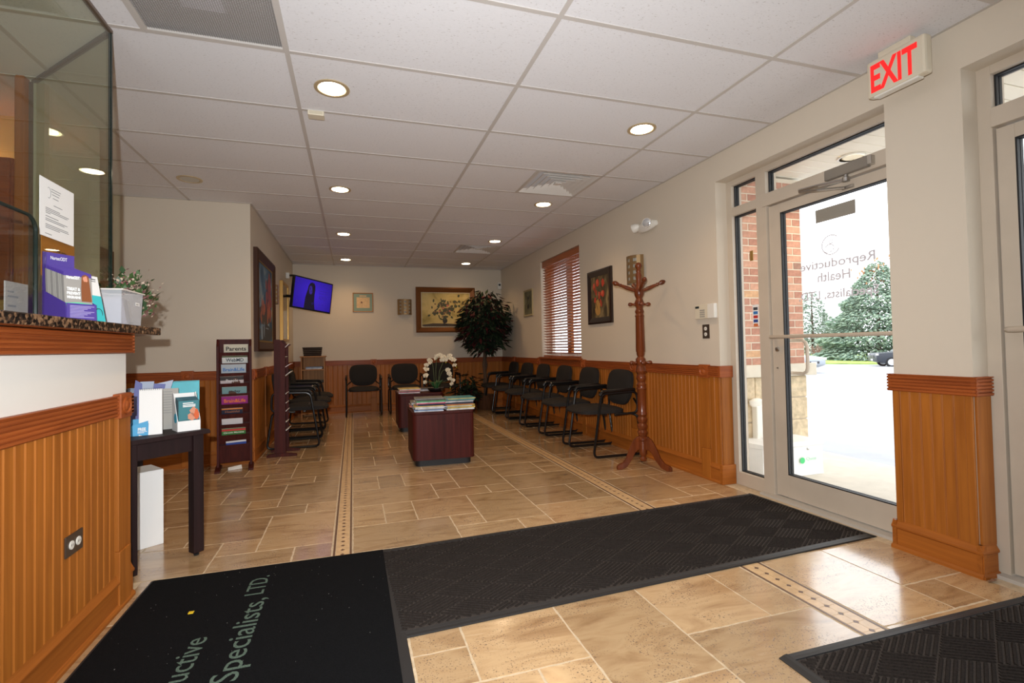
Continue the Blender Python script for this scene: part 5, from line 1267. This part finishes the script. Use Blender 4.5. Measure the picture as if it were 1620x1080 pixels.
# ------------------------------------------------------------------ floor mats
rub = M('mat_rubber', C(34, 35, 37), .55); pile = M('mat_charcoal_pile', C(66, 60, 56), .95, noise=(240, .45), bmp=(400, .4), spec=.1)
ribm = M('mat_rib_fibre', C(40, 35, 32), .95, noise=(160, .5), spec=.1)
def waffle_mat(label, x0, y0, L, Wd, rz):
    """x0,y0 is the near left corner; L along local x, Wd along local y"""
    t = thing('entrance_mat', label, 'mat', (x0, y0, 0), rz, 'ribbed entrance mats')
    MB().prism([(0, .0005), (L, .0005), (L, .003), (L - .03, .008), (.03, .008), (0, .003)], 'Y', 0, Wd).build('rubber_base', rub, t)
    b = .045
    B(b - .006, L - b + .006, b - .006, Wd - b + .006, .004, .009).build('mat_field', pile, t)
    rb = MB(); nr = 8; va = Vector((.148, -.084)); vb = Vector((.150, .085))
    X0, X1, Y0_, Y1 = b, L - b, b, Wd - b
    def clip(p, q):
        t0, t1 = 0.0, 1.0; d = q - p
        for c, lo, hi in ((0, X0, X1), (1, Y0_, Y1)):
            if abs(d[c]) < 1e-9: continue
            a_, b_ = (lo - p[c]) / d[c], (hi - p[c]) / d[c]
            if a_ > b_: a_, b_ = b_, a_
            t0, t1 = max(t0, a_), min(t1, b_)
        return (p + d * t0, p + d * t1) if t1 - t0 > .02 else None
    for i in range(-30, 31):
        for j in range(-30, 31):
            o = va * i + vb * j + Vector((.05, .02)); c_ = o + (va + vb) * .5
            if not (X0 - .16 < c_.x < X1 + .16 and Y0_ - .1 < c_.y < Y1 + .1): continue
            u, v = (va, vb) if (i + j) % 2 else (vb, va)
            for k in range(nr):
                p = o + v * ((k + .5) / nr) + u * .03; q = o + v * ((k + .5) / nr) + u * .97
                cc = clip(p, q)
                if not cc: continue
                p, q = cc; d = (q - p).normalized(); n_ = Vector((-d.y, d.x)); w0, w1 = .0062, .0038
                rb.add([(*(p + n_ * w0), .0088), (*(p - n_ * w0), .0088), (*(q - n_ * w0), .0088), (*(q + n_ * w0), .0088), (*(p + n_ * w1), .0135), (*(p - n_ * w1), .0135), (*(q - n_ * w1), .0135), (*(q + n_ * w1), .0135)],
                       [(4, 5, 6, 7), (0, 1, 5, 4), (1, 2, 6, 5), (2, 3, 7, 6), (3, 0, 4, 7)])
    tag(rb.build('rib_field', ribm, t), kind='stuff')
    fr = MB()
    fr.prism([(0, .0005), (b - .01, .0005), (b - .01, .011), (.02, .009), (0, .002)], 'Y', 0, Wd); fr.prism([(L, .0005), (L - b + .01, .0005), (L - b + .01, .011), (L - .02, .009), (L, .002)], 'Y', 0, Wd)
    fr.prism([(0, .0005), (b - .01, .0005), (b - .01, .011), (.02, .009), (0, .002)], 'X', b - .01, L - b + .01); fr.prism([(Wd, .0005), (Wd - b + .01, .0005), (Wd - b + .01, .011), (Wd - .02, .009), (Wd, .002)], 'X', b - .01, L - b + .01)
    fr.build('rubber_edge', rub, t)
    return t
waffle_mat('long dark ribbed mat leading to the front door', .13, 1.9195, 2.69, .862, math.radians(2.4))
waffle_mat('dark ribbed mat at the lower corner before the second door', 1.40, .25, 1.33, 1.125, math.radians(-.8))
t = thing('logo_mat', 'large black carpet mat with pale green lettering along the half wall', 'mat', (-.39, 1.6, 0))
B(-.945, .185, .25, 2.785, .0005, .010).build('rubber_base', rub, t, .004, w=True)
B(-.93, .145, .27, 2.765, .009, .0185).build('carpet', M('black_carpet', C(15, 16, 18), .95, noise=(300, .5), bmp=(500, .4), spec=.1), t, .003, w=True)
lint = MB(); rl = random.Random(2)
for i in range(120):
    x, y, s = rl.uniform(-.92, .13), rl.uniform(1.2, 2.75), rl.uniform(.0004, .0012); lint.box(x - s, x + s, y - s, y + s, .0183, .0183 + s)
tag(lint.build('lint_specks', M('lint', C(140, 140, 134), .9), t, w=True), kind='stuff')
gt = M('mat_letters', C(86, 103, 92), .95, noise=(200, .4), spec=.1)
for tx, yend, xb, wd, h in (('LTD.', 2.635, -.40, .185, .078), ('Specialists,', 2.405, -.40 + .018, .565, .115), ('Reproductive', 2.15, -.565 + .02, .60, .105)):
    text(tx, gt, t, .1, wd, h, frame_mtx((xb + .39, yend - wd / 2 - 1.6, .0187), (0, 1, 0), (-1, 0, 0)), .0006)
tag(B(-.672, -.652, 2.36, 2.378, .0187, .0225).build('yellow_clip', M('yellow_plastic', C(226, 190, 40), .4), None, .001), 'tiny yellow plastic scrap lying on the black logo mat', 'scrap')
tag(MB().add([(2.74, 1.49, .002), (2.765, 1.475, .012), (2.80, 1.485, .006), (2.785, 1.505, .003), (2.77, 1.49, .016)], [(0, 1, 4), (1, 2, 4), (2, 3, 4), (3, 0, 4), (3, 2, 1, 0)]).build('dry_leaf', M('dry_leaf_brown', C(122, 86, 62), .8)), 'dry brown leaf at the foot of the pillar baseboard', 'leaf')

# ------------------------------------------------------------------ console table and what stands on it
t = thing('console_table', 'dark espresso console table standing at an angle in the alcove', 'table', (-.765, 3.09, 0), math.radians(45))
# local x: -0.36..0 (the end that faces the viewer), local y: 0..1.0
MB().prism([(-.42, .662), (0, .662), (0.0, .676), (-.008, .686), (-.412, .686), (-.42, .676)], 'Y', 0, .72).build('top', MAT['espresso'], t, .002)
for x in (-.405, -.08):
    for y in (.02, .645):
        lg = B(x, x + .055, y, y + .055, .018, .66).build('leg', MAT['espresso'], t, .005)
        MB().lathe([(.012, 0), (.014, .008), (.006, .012), (.006, .02)], 10, (x + .027, y + .027, 0)).build('foot_glide', MAT['black_rubber'], lg)
for a in ((-.35, -.08, .035, .053), (-.35, -.08, .66, .678)): B(*a, .575, .662).build('apron', MAT['espresso'], t)
for a in ((-.395, -.377), (-.053, -.035)): B(*a, .075, .645, .575, .662).build('apron', MAT['espresso'], t)
t = thing('white_carton', 'plain white carton on the floor under the console table', 'box', (-1.13, 3.42, 0), math.radians(36))
B(-.14, .0, -.1, .1, 0, .43).build('body', MAT['white_paper'], t, .003)
for s in (-1, 1): B(-.139, -.001, min(0, s * .098), max(0, s * .098), .43, .433).build('flap', MAT['white_paper'], t)
TZ = .6865
def standee(name, label, cat, x, y, rz, z=TZ, group=None): return thing(name, label, cat, (x, y, z), rz, group)
# blank flip calendar (A-frame with spiral)
t = standee('flip_calendar', 'blank white tent calendar with spiral top on the console table', 'calendar', -1.02, 3.0, math.radians(18))
MB().prism([(-.015, 0), (-.012, 0), (.053, .235), (.050, .235)], 'X', -.05, .05).build('front_panel', MAT['white_paper'], t)
MB().prism([(.115, 0), (.118, 0), (.055, .235), (.052, .235)], 'X', -.05, .05).build('rear_panel', M('calendar_sepia', C(196, 170, 130), .6, noise=(12, .3)), t)
B(-.05, .05, -.014, .117, 0, .002).build('base_panel', MAT['white_paper'], t)
sp = MB()
for i in range(12): sp.tube([(-.045 + i * .0082, .052 + .007 * math.cos(a), .234 + .007 * math.sin(a)) for a in [k * PI / 4 for k in range(9)]], .0009, 4)
sp.build('spiral_binding', MAT['black_metal'], t)
# brochure box
t = standee('brochure_box', 'white brochure box with teal pamphlets on the console table', 'brochure box', -.872, 3.10, math.radians(30))
MB().prism([(-.045, 0), (.06, 0), (.06, .20), (.035, .205), (-.045, .055)], 'X', -.066, -.063).build('side_panel', MAT['white_paper'], t)
MB().prism([(-.045, 0), (.06, 0), (.06, .20), (.035, .205), (-.045, .055)], 'X', .040, .043).build('side_panel', MAT['white_paper'], t)
B(-.063, .040, -.046, -.043, 0, .055).build('front_lip', MAT['white_paper'], t); B(-.063, .040, .057, .06, 0, .20).build('back_panel', MAT['white_paper'], t)
MB().lathe([(.026, 0), (.026, .0012)], 20).xf(frame_mtx((-.0665, -.01, .07), (0, -1, 0), (0, 0, 1))).build('blue_disc', M('disc_blue', C(70, 176, 206), .5), t)
for i in range(9):
    B(-.06, .037, -.041 + i * .007, -.036 + i * .007, .004, .165 + i * .002).build('pamphlet', M('pamphlet_teal', C(52, 104, 112), .4, noise=(18, .4)) if i % 2 == 0 else M('pamphlet_dark', C(30, 40, 54), .4), t)
B(-.06, .037, -.0425, -.041, .06, .163).build('front_pamphlet', M('pamphlet_cover', C(60, 122, 130), .4), t)
for z, wd in ((.148, .05), (.138, .06), (.130, .06)): B(-.04, -.04 + wd, -.0432, -.0425, z, z + .005).build('printed_line', MAT['white_paper'], t)
m = MB(); blob(m, .012, .10, .018, .03, 0, .3, 12); blob(m, .005, .075, .024, .02, 0, 0, 12); m.xf(frame_mtx((0, -.0434, 0), (1, 0, 0), (0, 0, 1))); m.build('printed_figure', M('print_skin', C(206, 140, 110), .6), t)
m = MB(); blob(m, .024, .085, .012, .034, 0, 0, 12); m.xf(frame_mtx((0, -.0437, 0), (1, 0, 0), (0, 0, 1))); m.build('printed_cloth', M('print_orange', C(206, 92, 44), .6), t)
# turquoise booklets behind
t = standee('turquoise_booklets', 'row of turquoise booklets standing at the back of the console table', 'booklets', -.955, 3.31, math.radians(14))
for i in range(10): MB().prism([(.0 + i * .006, 0), (.0055 + i * .006, 0), (.0455 + i * .006, .25 + i * .0006), (.040 + i * .006, .25 + i * .0006)], 'X', -.075, .075).build('booklet', M('turquoise_cover', C(60, 168, 182), .5, noise=(9, .15)), t)
t = standee('grey_leaflet', 'folded grey leaflet leaning between the calendar and the brochure box', 'leaflet', -.985, 3.17, math.radians(20))
MB().prism([(0, 0), (.002, 0), (.04, .225), (.038, .225)], 'X', -.042, .042).build('sheet', M('grey_sheet', C(160, 158, 152), .7), t)
for k in range(9): B(-.03, .03 - (k % 3) * .008, .0, .0004, .0, .002).build('printed_line', MAT['grey_ink'], t).matrix_local = Matrix.Translation((0, .0125 + k * .0025 - .0003, .09 + k * .0145)) 
t = standee('teal_folder', 'dark teal folder propped low behind the leaflet', 'folder', -1.0, 3.36, math.radians(20))
MB().prism([(0, 0), (.006, 0), (.05, .24), (.044, .24)], 'X', -.11, .03).build('cover', M('folder_black', C(36, 40, 44), .5), t); MB().prism([(-.003, 0), (-.0005, 0), (.02, .12), (.0175, .12)], 'X', -.03, .04).build('insert', M('folder_teal', C(44, 116, 134), .5), t)
t = standee('free_sample_box', 'small blue open carton marked FREE beside the half wall post', 'box', -1.075, 3.0, math.radians(12))
bl_ = M('sample_blue', C(70, 160, 206), .5)
MB().prism([(-.035, 0), (.045, 0), (.045, .075), (-.035, .052)], 'Y', -.03, -.028).build('front_panel', bl_, t); B(-.035, .045, .03, .032, 0, .08).build('back_panel', bl_, t)
for x in (-.035, .043): B(x, x + .002, -.028, .03, 0, .06).build('side_panel', bl_, t)
B(-.033, .043, -.028, .03, 0, .002).build('base', bl_, t)
text('FREE', MAT['white_paper'], t, .02, .034, .016, frame_mtx((.018, -.0305, .026), (1, 0, 0), (0, 0, 1)), .0004, bold=.001)
for z, wd in ((.019, .05), (.013, .035)): B(-.0, -.0 + wd * .8, -.0308, -.03, z, z + .003).build('printed_line', MAT['white_paper'], t)
t = standee('plastic_sleeves', 'crumpled bluish plastic sleeves of leaflets behind the half wall post', 'leaflets', -1.125, 3.16, math.radians(10))
pl = M('violet_plastic', C(110, 116, 166), .15, spec=.8)
for k, (dx, tw) in enumerate(((-.02, .3), (.0, -.1), (.03, .25), (.05, .45))):
    MB().prism([(-.03, 0), (.03, 0), (.045 + .02 * k, .25 + .02 * (k % 2)), (.0, .28 - .01 * k)], 'Y', -.001, .001).xf(Matrix.Translation((dx, .01 * k, 0)) @ Matrix.Rotation(tw, 4, 'Z')).build('sleeve', pl if k % 2 == 0 else M('sleeve_clear', C(170, 180, 200), .15), t)
t = standee('black_organizer', 'low black organizer tray of leaflets at the back of the console table', 'organizer', -1.165, 3.34, math.radians(20))
B(-.09, .09, -.04, -.036, 0, .16).build('front_panel', M('organizer_black', C(28, 28, 30), .4), t, .002); B(-.09, .09, .036, .04, 0, .22).build('back_panel', M('organizer_black', C(28, 28, 30)), t, .002)
for x in (-.09, .086): B(x, x + .004, -.036, .036, 0, .18).build('side_panel', M('organizer_black', C(28, 28, 30)), t)
for k in range(4): B(-.08, .08, -.03 + k * .015, -.028 + k * .015, .0, .19 + k * .012).build('leaflet', M('leaflet_grey_%d' % k, C(150 - 12 * k, 156 - 10 * k, 170 - 8 * k), .6), t)

# ------------------------------------------------------------------ on the granite counter
CZ = 1.2365
pur = M('purple_card', C(72, 52, 138), .4)
t = thing('brochure_holder', 'purple cardboard holder full of grey brochures on the reception counter', 'brochure holder', (-.967, 2.095, CZ), math.radians(-30))
# local: x from -0.11 to 0 (towards the hall), y 0..0.105
B(-.112, -.110, 0, .105, 0, .25).build('back_panel', pur, t)
for y in (0, .103): MB().prism([(-.110, 0), (0, 0), (-.004, .06), (-.110, .11)], 'Y', y, y + .002).build('side_panel', pur, t)
B(-.002, 0, .002, .103, 0, .06).build('front_panel', pur, t); B(-.11, -.002, .002, .103, 0, .002).build('base_panel', pur, t)
text('NurtecODT', MAT['white_paper'], t, .02, .055, .013, frame_mtx((-.1095, .052, .225), (0, 1, 0), (0, 0, 1)), .0003)
for k in range(4): B(-.1099, -.1094, .018, .09 - (k % 2) * .01, .185 - k * .007, .188 - k * .007).build('printed_line', M('lilac_ink', C(176, 166, 206), .6), t)
grb = M('brochure_grey', C(150, 146, 140), .4); 
for k in range(11):
    x = -.098 + k * .0085; o_ = MB().prism([(x - .0, .002), (x + .002, .002), (x + .002 - .012, .205 - k * .003), (x - .012, .205 - k * .003)], 'Y', .006, .1).build('brochure', grb if k % 3 else M('brochure_taupe', C(128, 124, 120), .4), t)
    MB().prism([(x - .0105, .19 - k * .003), (x - .0085, .19 - k * .003), (x - .0095, .2056 - k * .003), (x - .0115, .2056 - k * .003)], 'Y', .0055, .1005).build('purple_top', pur, o_)
# front brochure print
fx = -.0128
def on_front(z): return -.0118 - .0655 * (z - .002) + .0012
for tx, z, wd, h in (('NurtecODT', .150, .045, .012), ('TREAT &', .108, .045, .012), ('PREVENT', .093, .046, .011), ('MIGRAINE', .079, .046, .010)):
    text(tx, MAT['white_paper'], t, .02, wd, h, frame_mtx((on_front(z) + .0004, .036, z), (0, 1, 0), (-.0655, 0, 1)), .0003, bold=.001)
m = MB(); blob(m, .078, .155, .009, .012, 0, 0, 12); m.xf(frame_mtx((on_front(0) + .0008, 0, 0), (0, 1, 0), (-.0655, 0, 1))); m.build('printed_face', M('print_skin', C(206, 140, 110)), t)
m = MB(); m.add([(.066, .165, 0), (.078, .172, 0), (.09, .165, 0), (.094, .12, 0), (.098, .07, 0), (.062, .07, 0), (.062, .12, 0)], [(0, 1, 2, 3, 4, 5, 6)]); m.xf(frame_mtx((on_front(0) + .0005, 0, 0), (0, 1, 0), (-.0655, 0, 1))); m.build('printed_hair', M('print_auburn', C(128, 72, 36), .6), t)
m = MB(); m.add([(.008, .062, 0), (.05, .066, 0), (.098, .062, 0), (.098, .055, 0), (.008, .055, 0)], [(0, 1, 2, 3, 4)]); m.xf(frame_mtx((on_front(0) + .0005, 0, 0), (0, 1, 0), (-.0655, 0, 1))); m.build('printed_green', M('print_mint', C(90, 200, 150), .5), t)
for k in range(9): B(.0, .0004, .012, .095 - (k % 4) * .012, .05 - k * .005, .052 - k * .005).build('printed_line', M('lilac_ink', C(176, 166, 206)), t)
t = thing('turquoise_card', 'white and turquoise brochure card leaning behind the purple holder', 'card', (-.935, 2.185, CZ), math.radians(-12))
MB().prism([(.0, 0), (.003, 0), (-.028, .175), (-.031, .175)], 'Y', .0, .075).build('card', MAT['white_paper'], t)
MB().prism([(.0032, 0), (.0036, 0), (-.0142, .1), (-.0146, .1)], 'Y', .0, .075).build('turquoise_panel', M('card_turquoise', C(60, 190, 196), .5), t)
MB().tube([(-.0015, .045 + .02 * math.cos(a), .03 + .02 * math.sin(a)) for a in [k * PI / 8 for k in range(17)]], .0012, 4).build('ring_mark', MAT['ink'], t)
for k in range(3): B(-.0248, -.0242, .02, .06, .145 + k * .008, .148 + k * .008).build('printed_line', MAT['ink'], t)
# clear plastic bin with papers
t = thing('plastic_bin', 'translucent plastic bin of papers at the end of the reception counter', 'bin', (-.987, 2.515, CZ))
mb, nt, bsd = nodes_of('frosted_plastic'); bsd.inputs['Base Color'].default_value = C(214, 216, 220); bsd.inputs['Roughness'].default_value = .25; bsd.inputs['Alpha'].default_value = .36
def taper(a0, b0, a1, b1, z0, z1, th):
    m = MB()
    def quadpanel(p):
        m.add(p, [(0, 1, 2, 3), (7, 6, 5, 4), (0, 4, 5, 1), (1, 5, 6, 2), (2, 6, 7, 3), (3, 7, 4, 0)])
    for s in (-1, 1):
        quadpanel([(s * a0, -b0, z0), (s * a0, b0, z0), (s * a1, b1, z1), (s * a1, -b1, z1), (s * (a0 - th), -b0, z0), (s * (a0 - th), b0, z0), (s * (a1 - th), b1, z1), (s * (a1 - th), -b1, z1)])
        quadpanel([(-a0 + th, s * b0, z0), (a0 - th, s * b0, z0), (a1 - th, s * b1, z1), (-a1 + th, s * b1, z1), (-a0 + th, s * (b0 - th), z0), (a0 - th, s * (b0 - th), z0), (a1 - th, s * (b1 - th), z1), (-a1 + th, s * (b1 - th), z1)])
    return m
taper(.060, .098, .066, .108, 0, .145, .002).build('tub', mb, t); B(-.060, .060, -.098, .098, 0, .003).build('tub_base', mb, t)
rm = MB(); 
for a in ((-.072, .072, -.114, -.106), (-.072, .072, .106, .114), (-.072, -.064, -.106, .106), (.064, .072, -.106, .106)): rm.box(*a, .143, .149)
rm.build('rim', M('bin_rim', C(216, 210, 204), .35), t, .001)
for k in range(4):
    B(-.052, .052, -.02 + k * .012, -.001 + k * .012, .004, .13 - k * .008).build('paper', MAT['white_paper'] if k % 2 else M('paper_lilac', C(206, 204, 220), .7), t).rotation_euler = (.42, 0, 0)
B(.0650, .0656, .03, .07, .088, .102).build('label_sticker', MAT['white_paper'], t).rotation_euler = (0, .0, 0)
text('No. 21', MAT['ink'], t, .01, .022, .006, frame_mtx((.0658, .05, .092), (0, 1, 0), (0, 0, 1)), .0002)
# trailing plant behind the bin
t = thing('trailing_plant', 'small plant with green leaves and pink-white blossoms on the counter end', 'plant', (-1.03, 2.745, CZ))
MB().lathe([(.045, 0), (.05, .01), (.06, .09), (.062, .10), (.05, .1), (.04, .08)], 16).build('pot', M('plant_pot_tan', C(150, 120, 96), .7), t, smooth=True)
rt = random.Random(17)
def sprig(r):
    a = r.gauss(0, 1); v = Vector((r.gauss(.015, .042), r.gauss(.0, .05), abs(r.gauss(.0, .05))))
    z = .13 + v.z
    if r.random() < .16: v = Vector((r.uniform(.06, .10), r.uniform(-.02, .05), 0)); z = r.uniform(.05, .16)
    return Vector((v.x, v.y, z)), Vector((v.x * 8, v.y * 8, 1.0))
def fr_leaf(n, mats, L0, L1, nm, fat): leafy(t, sprig, n, mats, L0, L1, rt, nm, fat=fat, droop=-.2)
fr_leaf(190, [M('plant_green', C(64, 92, 48), .5), M('plant_deep', C(44, 70, 36), .5)], .022, .045, 'foliage', .34)
fr_leaf(420, [M('blossom_cream', C(196, 176, 156), .6), M('blossom_rose', C(140, 90, 92), .6)], .008, .017, 'blossom', .5)
for k in range(8):
    p, o_ = sprig(rt); MB().tube([(0, 0, .09), (p.x * .5, p.y * .5, p.z * .9), tuple(p)], .0015, 4).build('stem', M('plant_deep', C(44, 70, 36)), t)
# papers and a grey leaflet further along
t = thing('paper_stack', 'low stack of white forms on the counter behind the shield', 'papers', (-1.14, 1.93, CZ), .1)
for k in range(4): B(-.11 + k * .003, .11, -.14, .14 - k * .004, k * .003, k * .003 + .0028).build('form', MAT['white_paper'], t)
t = thing('grey_sign_card', 'small grey upright card behind the purple holder', 'card', (-1.03, 1.955, CZ))
B(-.004, 0, -.06, .05, 0, .11).build('card', M('pale_grey_card', C(150, 148, 144), .5), t)
for z, w_ in ((.03, .04), (.06, .05), (.075, .03)): B(.0, .0005, -.05, -.05 + w_, z, z + .006).build('printed_line', MAT['grey_ink'], t)
t = thing('leaflet_pair', 'green and navy leaflets standing inside the reception by the shield', 'leaflets', (-1.19, 2.26, CZ))
B(-.003, 0, -.04, .01, 0, .08).build('leaflet', M('leaflet_mint', C(90, 190, 170), .5), t); B(.002, .005, -.02, .03, 0, .078).build('leaflet', M('leaflet_navy', C(36, 44, 80), .5), t)
